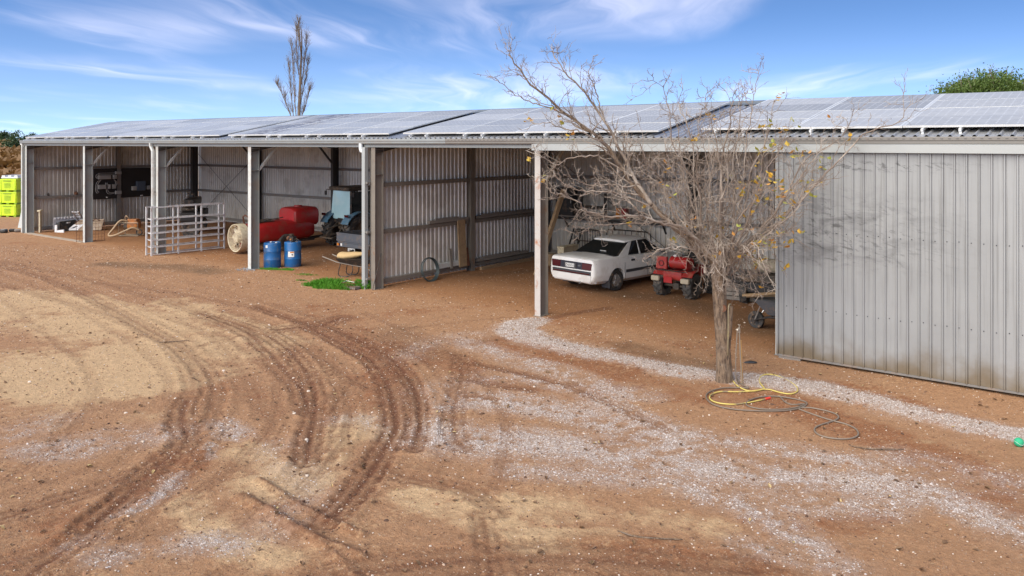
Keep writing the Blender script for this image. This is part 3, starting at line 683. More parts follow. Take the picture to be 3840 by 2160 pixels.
# portal frames
def ibeam(mb, s, t0, t1, z0, z1, fl=.17, th=.016):
    mb.b2((s - fl / 2, t0, z0), (s + fl / 2, t0 + th, z1)); mb.b2((s - fl / 2, t1 - th, z0), (s + fl / 2, t1, z1)); mb.b2((s - .006, t0 + th, z0), (s + .006, t1 - th, z1))
for i in range(NB + 1):
    s = i * BAY + (.09 if i in (0, 4) else 0)
    cm = M['brown_steel'] if i in (4, 5, 6) else M['galv']
    fm = M['rust_flange'] if i == 5 else (M['brown_steel'] if i == 4 else M['galv_light'])  # flange paler than the web: light from the yard put into its colour
    dp = .34
    c = hub('column', shed, (s, 0, 0))
    mb = MB(); mb.b2((-.006, .016, 0), (.006, dp - .016, EZ - .2)); mb.b2((-.085, dp - .016, 0), (.085, dp, EZ - .2)); mb.obj('web', cm, c)
    MB().b2((-.085, 0, 0), (.085, .016, EZ - .2)).obj('outer_flange', fm, c)
    for z_ in (3.36, 4.1): MB().b2((-.08, .018, z_), (.08, dp - .018, z_ + .015)).obj('stiffener', cm, c)
    MB().b2((-.11, -.02, -.02), (.11, dp + .03, .012)).obj('base_plate', cm, c)
    if i not in (0, 4, 8): MB().bar((.03, dp + .0, 3.36), (.03, 1.22, 4.30), .075, .075).obj('knee_brace', M['galv_light'] if i not in (5, 6) else M['roll'], c)
    rc = hub('column', shed, (s, DEP - .36, 0))
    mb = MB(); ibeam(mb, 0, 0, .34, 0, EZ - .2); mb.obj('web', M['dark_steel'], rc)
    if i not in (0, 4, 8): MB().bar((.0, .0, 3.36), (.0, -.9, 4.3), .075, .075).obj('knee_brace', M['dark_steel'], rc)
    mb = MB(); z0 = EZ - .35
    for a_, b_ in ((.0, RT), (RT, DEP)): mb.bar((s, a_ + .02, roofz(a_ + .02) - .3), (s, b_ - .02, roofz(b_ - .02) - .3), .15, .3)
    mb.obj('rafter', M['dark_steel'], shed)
for t in (.35, 1.3, 2.3, 3.3, 4.2, 4.7, 5.6, 6.6, 7.6, 8.5):
    MB().b2((.1, t - .035, roofz(t) - .145), (LEN - .1, t + .035, roofz(t) - .012)).obj('purlin', M['girt'], shed)
MB().tube([(.2, DEP - .05, 3.7), (BAY - .3, DEP - .05, .2)], .012, 5).obj('bracing_rod', M['dark_steel'], shed)
MB().tube([(.2, DEP - .03, .2), (BAY - .3, DEP - .03, 3.7)], .012, 5).obj('bracing_rod', M['dark_steel'], shed)
for s0_ in (4, 5): MB().tube([(s0_ * BAY + .2, DEP - .05, 3.9), ((s0_ + 1) * BAY - .3, DEP - .05, .2)], .014, 5).obj('bracing_rod', M['dark_steel'], shed)
# roof
roof = hub('roof', shed)
L_ = math.hypot(RT, RT * SL) + .06
rs = sheet(4, 0, lambda u: L_).mesh('roof_sheet', M['zinc_roof'])
# local z runs up the slope; ribs stand up
ang = math.atan(SL)
for i in range(int((LEN + .3) / SW) + 1):
    o = link('roof_sheet', rs, roof, (-.2 + i * SW, -.06, EZ - .06 * SL), (-(PI / 2 - ang), 0, 0)); o.scale = (1, -1, 1)
    o = link('roof_sheet', rs, roof, (-.2 + i * SW, 2 * RT + .06, EZ - .06 * SL), ((PI / 2 - ang), 0, 0))
rz_ = roofz(RT)
mb = MB()
for s0_, s1_ in ((-.2, 12.1), (12.11, 24.2), (24.21, 36.3)):
    mb.prism([(RT - .32, rz_ - .02), (RT - .12, rz_ + .035), (RT - .05, rz_ + .085), (RT, rz_ + .10), (RT + .05, rz_ + .085), (RT + .12, rz_ + .035), (RT + .32, rz_ - .02), (RT, rz_ + .0)], s0_, s1_)
mb.obj('ridge_cap', M['alu_dark'], roof)
MB().prism([(RT - .3, rz_ - .015), (RT, rz_ + .055), (RT + .3, rz_ - .015), (RT, rz_ + .0)], 36.31, LEN + .2).obj('ridge_cap', M['alu_dark'], roof)
# gutter: a folded trough, newer on the left, older slotted length on the right
gprof = [(0, 4.40), (0, 4.285), (-.015, 4.27), (-.12, 4.27), (-.135, 4.285), (-.135, 4.335), (-.15, 4.345), (-.15, 4.395), (-.14, 4.41), (-.132, 4.402), (-.138, 4.39), (-.138, 4.352), (-.122, 4.342), (-.122, 4.292), (-.112, 4.284), (-.02, 4.284), (-.012, 4.292), (-.012, 4.40)]
MB().prism(gprof, -.25, 27.3).obj('gutter', M['gutter'], shed)
og = MB().prism(gprof, 27.303, LEN + .2).obj('gutter', M['gutter_old'], shed)
mb = MB()
for k in range(int((LEN - 27.4) / .125)): mb.b2((27.4 + k * .125, -.1525, 4.366), (27.445 + k * .125, -.149, 4.374))
sl_ = mb.obj('gutter_slots', M['ink'], og); tag(sl_, kind='stuff')
MB().b2((-.1, -.03, 4.17), (30.2, .05, 4.262)).obj('fascia', M['gutter'], shed)
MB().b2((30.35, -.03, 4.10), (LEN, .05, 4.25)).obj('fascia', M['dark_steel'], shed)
def downpipe(s, top, shape):
    mb = MB()
    if shape == 'round': mb.tube([(s - .14, -.1, 4.28), (s - .14, -.1, 4.18), (s - .1, -.1, 4.08), (s - .02, -.1, 4.04), (s, -.1, 3.98)], .055, 12)
    else: mb.bar((s - .05, -.12, 4.29), (s - .05, -.1, 4.15), .09, .09).bar((s - .05, -.1, 4.17), (s + .06, -.08, 3.98), .09, .09)
    return mb
dp = hub('downpipe', shed)
downpipe(2 * BAY - .2, 0, 'sq').b2((2 * BAY - .185, -.125, .02), (2 * BAY - .095, -.035, 4.0)).obj('pipe', M['galv_light'], dp)
dp = hub('downpipe', shed)
MB().b2((-.13, -.12, .02), (-.03, -.02, 4.24)).obj('pipe', M['galv_light'], dp)
MB().lathe([(.02, 4.18), (.06, 4.2), (.07, 4.27)], 10, c=(-.16, -.08, 0)).obj('elbow', M['pvc'], dp)
dp = hub('downpipe', shed)
MB().b2((4 * BAY - .22, -.16, .0), (4 * BAY - .09, -.03, 4.17)).obj('post', M['flashing'], dp)
MB().tube([(4 * BAY - .33, -.1, 4.28), (4 * BAY - .33, -.1, 4.14), (4 * BAY - .30, -.1, 4.06), (4 * BAY - .22, -.1, 4.04)], .06, 12).obj('elbow', M['pvc'], dp, 40)
mb = MB()
for z_ in (.28, 1.65, 3.1): mb.b2((4 * BAY - .09, -.14, z_), (4 * BAY + .0, -.01, z_ + .06))
mb.obj('bracket', M['girt'], dp)
mb = MB()
for z_ in (.28, 1.65, 3.1): mb.b2((-.03, -.1, z_), (.01, .0, z_ + .06))
mb.b2((.0, -.11, .0), (.02, -.0, 4.1)); mb.obj('end_flashing', M['galv'], shed)
# sliding door with its track cover
MB().prism([(-.28, 4.115), (-.28, 4.265), (-.02, 4.285), (-.02, 4.27), (-.265, 4.25), (-.265, 4.115)], 30.3, LEN).obj('track_cover', M['flashing'], shed)
door = hub('sliding_door', shed, (36.36, -.17, 0))
ds = sheet(4, .09, lambda u: 4.2, -1, PROF_DOOR).mesh('door_sheet', M['door'])
for i in range(16): link('door_sheet', ds, door, (i * SW + .01, 0, 0))
MB().b2((-.03, -.012, .05), (12.3, .05, .088)).obj('bottom_rail', M['girt'], door)
MB().b2((-.025, -.034, .09), (.012, .05, 4.2)).obj('edge_trim', M['door'], door)
mb = MB()
for z_ in (1.05, 2.55):
    for i in range(64): mb.box((.155 + i * .19 + .02, -.003, z_ + random.uniform(-.012, .012)), (.016, .008, .016))
sc_ = mb.obj('screws', M['ink'], door); tag(sc_, kind='stuff')
MB().b2((.02, -.02, .0), (.45, .06, .045)).obj('door_stop', M['timber_grey'], door)
# concrete edge of the slab in the first bays
mb = MB().b2((.2, -.12, -.1), (6.0, .16, .02)); mb.obj('floor_edge', M['concrete'], shed)

# solar panels in five blocks, four rows up the slope
PL, PW = 2.03, 1.015
pf, pg = MB(), MB()
for a_, b_ in (((-1.01, -.505, -.02), (1.01, -.494, .02)), ((-1.01, .494, -.02), (1.01, .505, .015)), ((-1.01, -.494, -.02), (-.965, .494, .02)), ((.965, -.494, -.02), (1.01, .494, .02))): pf.b2(a_, b_)
pg.b2((-.965, -.494, -.012), (.965, .494, .0185))
pfm, pgm = pf.mesh('frame', M['alu']), pg.mesh('cells', M['cells'])
BLOCKS = [(-.15, 4, .08, 'first block, at the gable end by the lime bins'), (8.13, 4, .08, 'second block, over the white rack'), (16.75, 4, .10, 'block over the blue drums and tractor'), (25.45, 4, .10, 'block over the bay with the coiled pipe'), (34.5, 5, .28, 'raised block over the sliding door')]
def panel(s, t, lab, up_):
    c = thing('solar_panel', f'framed blue-grey solar panel in the {lab}', 'solar panel', (s, t, EZ + SL * t + up_), 0, 'solar panels on the shed roof')
    c.rotation_euler = (ang, 0, 0)
    link('frame', pfm, c); link('cells', pgm, c)
for s0_, n, t0, lab in BLOCKS:
    for i in range(n):
        for r in range(4): panel(s0_ + (i + .5) * PL + random.uniform(-.004, .004), t0 + .49 + r * PW * math.cos(ang), lab, .125 + random.uniform(-.003, .003))
    k = 0; s = s0_ + .35
    while s < s0_ + n * PL and s < LEN:
        o = MB().bar((s, t0 - .10, EZ + SL * (t0 - .1) + .075), (s, t0 + 3.9, EZ + SL * (t0 + 3.9) + .075), .045, .05)
        o.b2((s - .02, t0 - .05, EZ + .0), (s + .02, t0 - .0, EZ + SL * t0 + .06)); o.obj('panel_rail', M['alu'], roof)
        k += 1; s += .62 if k % 2 else 1.41
# ------------------------------------------------------------------ trees
def wander(p0, d, L, n, jit, lift=0., rnd=random):
    pts = [Vector(p0)]; d = Vector(d).normalized(); st = L / n
    for i in range(n):
        d = (d + Vector((rnd.gauss(0, jit), rnd.gauss(0, jit), rnd.gauss(0, jit) + lift))).normalized(); pts.append(pts[-1] + d * st)
    return pts
def smooth_path(pts, it=2):
    P = [Vector(p) for p in pts]
    for _ in range(it):
        Q = [P[0]]
        for i in range(len(P) - 1): Q += [P[i] * .75 + P[i + 1] * .25, P[i] * .25 + P[i + 1] * .75]
        P = Q + [P[-1]]
    return P
def along_path(P, f):
    x = f * (len(P) - 1); i = min(int(x), len(P) - 2); t = x - i
    return P[i].lerp(P[i + 1], t), (P[i + 1] - P[i]).normalized()
def side_dir(t, ang_, rnd=random):
    o = t.orthogonal().normalized(); o.rotate(Matrix.Rotation(rnd.uniform(0, 6.283), 3, t))
    return (t * math.cos(ang_) + o * math.sin(ang_)).normalized()

TZ = FPX * CAM_H / (1428 - HZ)                    # distance of the yard tree along the view
tree_base = G(2716, 1428)
def T(px, py, dz=0.): return AZ(px, py, TZ + dz)
tree = thing('deciduous_tree', 'bare pollarded tree with a tangle of pale twigs and last yellow leaves', 'tree', tree_base)
TB = Vector(tree_base)
def loc(pts): return [Vector(p) - TB for p in pts]
# trunk: slightly crooked, flared at the foot, with a knuckle of old cuts on top
tp = smooth_path(loc([T(2716, 1440), T(2715, 1400), T(2712, 1300), T(2702, 1180), T(2698, 1090), T(2696, 1020), T(2690, 975)]), 2)
tr_ = []
for i in range(len(tp)):
    f = i / (len(tp) - 1); tr_.append(.085 * (1 - f) ** 9 + .128 - .006 * f + .007 * math.sin(9 * f) + .05 * max(0, f - .8))
tk = MB(); n_ = 22; vs_ = []
for i, p in enumerate(tp):
    for j in range(n_):
        an = 2 * PI * j / n_; r = tr_[i] * (1 + .05 * math.sin(3 * an + i * .2) + .035 * math.sin(7 * an + i * .35) + random.uniform(-.015, .015)); vs_.append(p + Vector((math.cos(an) * r, math.sin(an) * r, 0)))
tk.loft([vs_[i * n_:(i + 1) * n_] for i in range(len(tp))])
trunk = tk.obj('trunk', M['bark'], tree, 60)
# sawn stub beside the trunk where the hose hangs, and a scar
MB().tube(loc([T(2722, 1350, -.02), T(2734, 1260, -.05), T(2740, 1190, -.07), T(2741, 1148, -.08)]), [.06, .045, .035, .04], 10).obj('stub', M['bark'], tree, 60)
MB().lathe([(.0, .012), (.05, .01), (.07, 0.)], 10, 'y', loc([T(2704, 1150)])[0] - FWD * .125).obj('scar', M['rust'], tree)
LEAF = {}
for nm, m_ in (('y', 'leaf_yellow'), ('o', 'leaf_orange'), ('g', 'leaf_green')):
    b = MB(); b.add([(0, 0, 0), (.024, .018, .006), (.03, .042, .008), (.012, .064, .002), (0, .078, -.006), (-.012, .064, .002), (-.03, .042, .008), (-.024, .018, .006), (0, .04, -.006)], [(0, 1, 2, 8), (8, 2, 3, 4), (8, 4, 5, 6), (0, 8, 6, 7)])
    LEAF[nm] = b.mesh('leaf', M[m_])
leaf_n = [0]
def add_leaf(parent, p, kind=None, sc=1.):
    if leaf_n[0] >= 296: return
    leaf_n[0] += 1
    k = kind or random.choices('yog', (6, 2, 4))[0]
    o = link('leaf', LEAF[k], parent, p, (random.uniform(1.9, 3.6), random.uniform(-.6, .6), random.uniform(0, 6.28))); s_ = random.uniform(.9, 1.5) * sc; o.scale = (s_, s_, s_)
def limb(pts, r0, r1, n2, L2, leafy=0., lift=.03, droop=0., n3=5, dens=1., start=.2, spread=(.45, 1.05), twr=.0042):
    P = loc(pts); Lp = (P[-1] - P[0]).length
    P = [P[0]] + [q for i in range(len(P) - 1) for q in ((P[i] + P[i + 1]) / 2 + Vector([random.gauss(0, .055 * Lp * .55) for _ in range(3)]), P[i + 1])] if r0 < .04 else P
    P = smooth_path(P, 2); k = len(P)
    for i in range(1, k - 1): P[i] += Vector((random.gauss(0, .012), random.gauss(0, .012), random.gauss(0, .012)))
    mb = MB().tube(P, [r0 + (r1 - r0) * (i / (k - 1)) ** .8 for i in range(k)], 8 if r0 > .03 else 6)
    lm_ = mb.obj('limb', M['bark'] if r0 > .05 else M['twig'], tree, 60)
    tw = MB(); tips = []
    for j in range(int(n2 * dens)):
        f = start + (1 - start) * (j + random.random()) / (n2 * dens); p, t = along_path(P, min(f, .995))
        d = side_dir(t, random.uniform(*spread)); d.z += .25 - droop
        L = L2 * random.uniform(.45, 1.25) * (1.15 - .55 * f); rr = max(twr * 1.35, (r0 + (r1 - r0) * f) * .42); rr = min(rr, .016)
        Q = wander(p, d, L, 7, .24, lift); tw.tube(Q, [rr * (1 - .72 * i / 7) for i in range(8)], 4, False)
        for m3 in range(int(n3 * random.uniform(.6, 1.3))):
            g_ = random.uniform(.15, 1.); p3, t3 = along_path(Q, g_); d3 = side_dir(t3, random.uniform(.45, 1.15)); d3.z += .12 - droop
            L3 = L * random.uniform(.2, .5); Q3 = wander(p3, d3, L3, 4, .28, lift); tw.tube(Q3, [twr * (1.1 - .65 * i / 4) for i in range(5)], 3, False)
            for m4 in range(random.randint(0, 3)):
                p4, t4 = along_path(Q3, random.uniform(.3, 1)); Q4 = wander(p4, side_dir(t4, random.uniform(.5, 1.1)), L3 * random.uniform(.2, .5), 2, .2, lift); tw.tube(Q4, [twr * .65, twr * .5, twr * .35], 3, False)
            tips.append(Q3[-1])
        tips.append(Q[-1])
    t_o = tw.obj('twigs', M['twig'], lm_); tag(t_o, kind='stuff')
    for p in tips:
        if random.random() < leafy * .45:
            for _ in range(random.randint(2, 4)): add_leaf(lm_, p + Vector([random.gauss(0, .045) for _ in range(3)]))
    return lm_
K = (2672, 930)
# the long leaders that reach over the roof
limb([T(2690, 985), T(2560, 880, .2), T(2470, 790, .3), T(2370, 690, .4), T(2290, 560, .5), T(2210, 490, .5), T(2110, 420, .5), T(2020, 340, .4), T(1950, 270, .4), T(1905, 190, .4)], .068, .007, 40, .85, .01, .05, n3=6, start=.3)
limb([T(2440, 765, .3), T(2360, 640, .5), T(2320, 540, .6), T(2250, 430, .7), T(2190, 340, .7), T(2100, 250, .7), T(2070, 190, .8)], .045, .006, 32, .7, .0, .05, n3=6, start=.2)
limb([T(2250, 430, .7), T(2230, 330, .8), T(2200, 280, .8), T(2225, 210, .8)], .016, .005, 9, .45, 0, .06)
limb([T(2110, 420, .5), T(2000, 390, .3), T(1920, 350, .2), T(1850, 300, .1)], .016, .004, 10, .5, 0, .05)
limb([T(2290, 560, .5), T(2180, 490, .2), T(2090, 470, .1), T(1990, 470, 0)], .018, .005, 12, .5, .06, .02)
# pale low limbs to the left
limb([T(2670, 960, -.2), T(2560, 850, -.5), T(2430, 815, -.8), T(2280, 815, -1.), T(2190, 790, -1.1), T(2110, 730, -1.2), T(2055, 705, -1.2)], .032, .005, 30, .6, .01, .02, n3=6, start=.25)
limb([T(2500, 830, -.6), T(2330, 840, -.9), T(2230, 845, -1.), T(2160, 880, -1.1)], .018, .005, 16, .5, 0, .01)
limb([T(2430, 770, 0), T(2310, 725, -.2), T(2210, 720, -.3), T(2120, 700, -.4), T(2035, 660, -.4)], .02, .005, 15, .5, .01, .03)
limb([T(2400, 690, .2), T(2290, 690, 0), T(2190, 690, -.1), T(2130, 660, -.2)], .016, .005, 12, .45, .02, .03)
limb([T(2370, 660, .3), T(2250, 580, .1), T(2130, 590, 0), T(2050, 600, 0), T(1970, 565, 0)], .018, .005, 14, .5, .04, .03)
limb([T(2650, 960, -.4), T(2560, 920, -.8), T(2480, 930, -1.), T(2410, 980, -1.1)], .016, .005, 14, .5, .03, -.02, .1)
# the thicket straight above the knuckle
ends = [(2440, 300), (2520, 420), (2560, 330), (2650, 330), (2700, 430), (2600, 520), (2500, 560), (2420, 620), (2760, 360), (2800, 330), (2850, 250), (2680, 600), (2560, 640), (2620, 450), (2460, 700), (2350, 520), (2740, 520), (2390, 600), (2300, 640), (2250, 700)]
for ex, ey in ends:
    dz = random.uniform(-1.3, 1.5)
    mx = 2690 + (ex - 2690) * .45 + random.uniform(-40, 40); my = 950 + (ey - 950) * .42 + random.uniform(-15, 40)
    limb([T(random.uniform(2640, 2725), random.uniform(950, 1030), random.uniform(-.15, .15)), T(mx, my, dz * .5), T(ex + (mx - ex) * .4, ey + (my - ey) * .35, dz * .8), T(ex, ey, dz)], random.uniform(.014, .030), .003, 19, .72, .015, .03, n3=5, start=.12, spread=(.6, 1.35))
# right-hand leaders, with more leaves left on them
ends = [(3390, 335, .2), (3200, 430, .5), (3090, 560, -.3), (3060, 700, -.6), (3030, 640, .8), (2960, 480, .9), (2900, 420, .2), (2880, 560, -.9), (2990, 780, -.9), (2850, 700, -1.1), (2960, 860, -.5), (2790, 560, .8)]
for ex, ey, dz in ends:
    mx = 2700 + (ex - 2700) * .5 + random.uniform(-20, 20); my = 960 + (ey - 960) * .42 + random.uniform(0, 40)
    limb([T(random.uniform(2680, 2735), random.uniform(960, 1030), 0), T(mx, my, dz * .6), T(mx + (ex - mx) * .6, my + (ey - my) * .6, dz * .9), T(ex, ey, dz)], random.uniform(.024, .04), .003, 17, .7, .15, .03, n3=5, start=.18, spread=(.5, 1.2))
# drooping leafy sprays round the top of the trunk
for k in range(24):
    ex = random.uniform(2580, 2960); ey = random.uniform(960, 1150) if abs(ex - 2720) < 200 else random.uniform(930, 1040); dz = random.uniform(-1.7, .7)
    sx = 2700 + (ex - 2700) * .25
    limb([T(sx, random.uniform(930, 1030), dz * .3), T(2700 + (ex - 2700) * .6, random.uniform(860, 980), dz * .7), T(ex, ey, dz)], .013, .003, 12, .42, .26, -.03, .2, n3=4)
for px_, py_ in ((2705, 1020), (2715, 1075), (2690, 1045), (2740, 1060), (2765, 1110), (2760, 1130), (2800, 1090), (2850, 1070), (2640, 1080)):
    add_leaf(trunk, loc([T(px_, py_, -.17)])[0], random.choice('yo'), 1.3)

# a columnar poplar standing bare far behind the shed
PZ = 78.; pb = CAM + ray(1118, 535) * PZ; pb.z = 0
pop = thing('poplar_tree', 'tall narrow leafless poplar rising behind the shed roof', 'tree', pb)
def TP(px, py, dz=0.): return AZ(1122 + (px - 1122) * .8, 440 - (440 - py) * .84, PZ + dz) - pb
rp = random.Random(3)
pt = smooth_path([(0, 0, 0), TP(1120, 440), TP(1125, 330), TP(1128, 240), TP(1132, 170), TP(1135, 90), TP(1130, 35)], 2)
MB().tube(pt, [.20 - .18 * i / (len(pt) - 1) for i in range(len(pt))], 8).obj('trunk', M['bark_far'], pop)
stems = [[(1108, 440), (1100, 350), (1098, 270), (1092, 190), (1085, 120)], [(1095, 440), (1085, 340), (1080, 260), (1072, 200)], [(1085, 440), (1060, 380), (1040, 330), (1020, 300)], [(1125, 400), (1140, 320), (1155, 260), (1165, 190)], [(1130, 300), (1145, 220), (1152, 150), (1158, 80)], [(1130, 440), (1150, 400), (1162, 350), (1172, 320)], [(1120, 250), (1112, 180), (1108, 120), (1112, 50)], [(1132, 170), (1125, 110), (1118, 70), (1120, 25)]]
for st in stems:
    dz = rp.uniform(-1., 1.); P = smooth_path([TP(*st[0])] + [TP(x_, y_, dz) for x_, y_ in st[1:]], 2)
    lm_ = MB().tube(P, [.055 - .045 * i / (len(P) - 1) for i in range(len(P))], 6).obj('limb', M['bark_far'], pop)
    tw = MB()
    for j in range(52):
        f = rp.uniform(.05, 1); p, t = along_path(P, min(f, .99)); d = side_dir(t, rp.uniform(.2, .5), rp); d.z += .9
        Q = wander(p, d, rp.uniform(.6, 1.9) * (1.2 - .7 * f), 5, .12, .08, rp); tw.tube(Q, [.015 - .002 * i for i in range(6)], 3, False)
        for _ in range(4):
            p3, t3 = along_path(Q, rp.uniform(.2, 1)); tw.tube(wander(p3, side_dir(t3, rp.uniform(.3, .8), rp) + Vector((0, 0, .4)), rp.uniform(.2, .7), 3, .15, .1, rp), [.009, .008, .007, .005], 3, False)
    tag(tw.obj('twigs', M['bark_far'], lm_), kind='stuff')

# leafy trees beyond: crowns of many small leaf clumps over branching limbs
def leafy_tree(name, label, base, height, spread, crown_lo, n_limb, n_leaf, leaf, lm, seed, size=.16):
    rg = random.Random(seed); t = thing(name, label, 'tree', base)
    tp_ = wander((0, 0, -.1), (rg.uniform(-.1, .1), rg.uniform(-.1, .1), 1), height * .55, 6, .06, .05, rg)
    MB().tube(tp_, [.02 * height * (1.2 - .13 * i) for i in range(7)], 9).obj('trunk', M['bark_far'], t)
    limbs = []; mbl = MB()
    for i in range(n_limb):
        p, tt = along_path(tp_, rg.uniform(.35, 1.)); d = Vector((rg.gauss(0, 1), rg.gauss(0, 1), rg.uniform(.3, 1.5))).normalized()
        Q = wander(p, d, rg.uniform(.35, .6) * height * (.5 + .5 * spread / height), 7, .16, .05, rg); mbl.tube(Q, [.008 * height * (1 - .12 * j) for j in range(8)], 5, False); limbs.append(Q)
        for _ in range(3):
            p2, t2 = along_path(Q, rg.uniform(.4, 1)); q2 = wander(p2, side_dir(t2, .7, rg) + Vector((0, 0, .3)), .18 * height, 5, .2, .03, rg); mbl.tube(q2, [.003 * height * (1 - .15 * j) for j in range(6)], 4, False); limbs.append(q2)
    tag(mbl.obj('limbs', M['bark_far'], t), kind='stuff')
    cr = MB()
    for i in range(n_leaf):
        Q = rg.choice(limbs); c, _ = along_path(Q, rg.uniform(.45, 1.)); c = c + Vector((rg.gauss(0, .07 * height), rg.gauss(0, .07 * height), rg.gauss(0, .05 * height)))
        if c.z < crown_lo: continue
        d = Vector((rg.gauss(0, 1), rg.gauss(0, 1), rg.gauss(-.6, .6))).normalized(); o = d.orthogonal().normalized(); o.rotate(Matrix.Rotation(rg.uniform(0, 6.28), 3, d)); s_ = size * rg.uniform(.5, 1.4)
        cr.add([c, c + (d * .5 + o * .22) * s_, c + d * s_, c + (d * .5 - o * .22) * s_], [(0, 1, 2, 3)])
    tag(cr.obj('crown', M[leaf], t), kind='stuff')
    return t
def at_dist(px, Z): p = CAM + ray(px, HZ) * Z; p.z = -.05; return p
def dome_tree(label, base, top, rx, rzz, n_cl, per, leaf, seed, size):
    rg = random.Random(seed); t = thing('pepper_tree', label, 'tree', base); cz = top - rzz
    MB().tube([(0, 0, -.1), (.1, 0, cz * .4), (.0, .1, cz)], [.3, .24, .18], 9).obj('trunk', M['bark_far'], t)
    mbl = MB(); cr = MB()
    for i in range(n_cl):
        a = rg.uniform(0, 6.283); u = rg.uniform(-.25, 1.); q = math.sqrt(max(0, 1 - u * u)); k_ = rg.uniform(.72, 1.02)
        c = Vector((rx * q * math.cos(a) * k_, rx * q * math.sin(a) * k_, cz + rzz * u * k_))
        mbl.tube([(0, 0, cz * .8), c * .5 + Vector((0, 0, cz * .42)), c, c * 1.06 + Vector((rg.gauss(0, .2), rg.gauss(0, .2), .35 - .1))], [.08, .05, .02, .008], 5, False)
        for j in range(per):
            p = c + Vector((rg.gauss(0, .42), rg.gauss(0, .42), rg.gauss(0, .26))); d = Vector((rg.gauss(0, .7), rg.gauss(0, .7), rg.gauss(-.5, .6))).normalized(); o = d.orthogonal().normalized(); o.rotate(Matrix.Rotation(rg.uniform(0, 6.28), 3, d)); s_ = size * rg.uniform(.5, 1.4)
            cr.add([p, p + (d * .5 + o * .2) * s_, p + d * s_, p + (d * .5 - o * .2) * s_], [(0, 1, 2, 3)])
    tag(mbl.obj('limbs', M['bark_far'], t), kind='stuff'); tag(cr.obj('crown', M[leaf], t), kind='stuff')
dome_tree('rounded green tree showing above the roof beyond the sliding door', at_dist(3745, 44), 8.0, 3.3, 2.6, 190, 260, 'foliage', 5, .17)
leafy_tree('pepper_tree', 'thinner olive-grey tree half hidden behind the solar panels', at_dist(3540, 50), 6.9, 6, 2.0, 12, 9000, 'foliage_dark', 0, 8, .13)
leafy_tree('gum_tree', 'lone distant gum tree at the edge of the vineyard', at_dist(68, 150), 6.2, 5, 1.0, 9, 2600, 'foliage_dark', 0, 12, .4)
for k, (px_, Z_, h_) in enumerate(((-20, 330, 9), (15, 300, 7.5), (40, 345, 8.5), (-70, 320, 9), (95, 335, 8))):
    leafy_tree('gum_tree', 'dark gum tree in the far row behind the vineyard', at_dist(px_, Z_), h_, 9, .5, 9, 1800, 'foliage_dark', 0, 20 + k, .9)['group'] = 'far gum trees'
# vineyard rows: posts would be too far to see, only the canopies show
vy = MB()
rv = random.Random(4)
for r in range(26):
    Z_ = 62 + r * 7.
    for k in range(420):
        a_ = rv.uniform(-.80, -.52); p = CAM + FWD * (Z_ + rv.gauss(0, .35)) + RGT * (Z_ * a_); h = rv.uniform(.4, 1.9) + .018 * (Z_ - 62) * 1.0
        d = Vector((rv.gauss(0, 1), rv.gauss(0, 1), rv.gauss(0, 1))).normalized(); o = d.orthogonal().normalized(); s_ = rv.uniform(.3, .8); c = Vector((p.x, p.y, h))
        vy.add([c - d * s_, c + o * s_ * .6, c + d * s_, c - o * s_ * .6], [(0, 1, 2, 3)])
tag(vy.obj('vineyard', M['vine']), 'rows of autumn-brown vines beyond the lime bins', 'vineyard', kind='stuff')
# the land rises gently behind the vines
hl = MB(); ring = []
for i in range(41):
    a_ = -1.6 + i * .04
    for Z_, h in ((60, -.14), (120, .75), (180, 2.0), (245, 3.4), (420, 2.5)):
        p = CAM + FWD * Z_ + RGT * (Z_ * a_); hl.v.append((p.x, p.y, h * (1 if a_ < -.45 else max(0, (-.2 - a_) / .25)) - .14))
for i in range(40):
    for j in range(4): hl.f.append((i * 5 + j, (i + 1) * 5 + j, (i + 1) * 5 + j + 1, i * 5 + j + 1))
tag(hl.obj('hill', mat('vineyard_soil', (.20, .12, .06), .95, 0, .3, .4, (.10, .13, .04), .6, .12)), kind='structure')
gh = MB()
for k in range(2600):
    Z_ = rv.uniform(236, 262); a_ = rv.uniform(-.85, -.5); p = CAM + FWD * Z_ + RGT * (Z_ * a_); c = Vector((p.x, p.y, rv.uniform(2.4, 4.6)))
    d = Vector((rv.gauss(0, 1), rv.gauss(0, 1), rv.gauss(0, 1))).normalized(); o = d.orthogonal().normalized(); s_ = rv.uniform(.5, 1.2); gh.add([c - d * s_, c + o * s_ * .6, c + d * s_, c - o * s_ * .6], [(0, 1, 2, 3)])
tag(gh.obj('green_hedge', M['vine_green']), 'band of green growth along the top of the vineyard', 'hedge', kind='stuff')
# ------------------------------------------------------------------ things in the yard near the tree
def ring_pts(c, rx, ry, n, a0=0., a1=6.2832, rot=0., z=.012):
    out = []
    for i in range(n):
        a = a0 + (a1 - a0) * i / (n - 1); x, y = rx * math.cos(a), ry * math.sin(a)
        out.append(Vector((c[0] + x * math.cos(rot) - y * math.sin(rot), c[1] + x * math.sin(rot) + y * math.cos(rot), z)))
    return out
HC = lambda p: [G(2500 + x / 2.0128, 1000 + y / 2.0128, .02) for x, y in p]
hose = thing('garden_hose', 'long brown and yellow garden hose lying in loops under the tree', 'hose', G(2800, 1470))
HB = Vector(hose.location)
def hz_(pts, it=2): return [p - HB for p in smooth_path(pts, it)]
up_y = [T(2741, 1142, -.10), T(2734, 1140, -.16), T(2731, 1160, -.19), T(2731, 1240, -.2), T(2729, 1340, -.2)] + HC([(470, 780), (500, 870), (560, 920), (640, 945), (740, 920)])
MB().tube(hz_(up_y), .012, 8).obj('yellow_hose', M['hose_yellow'], hose, 60)
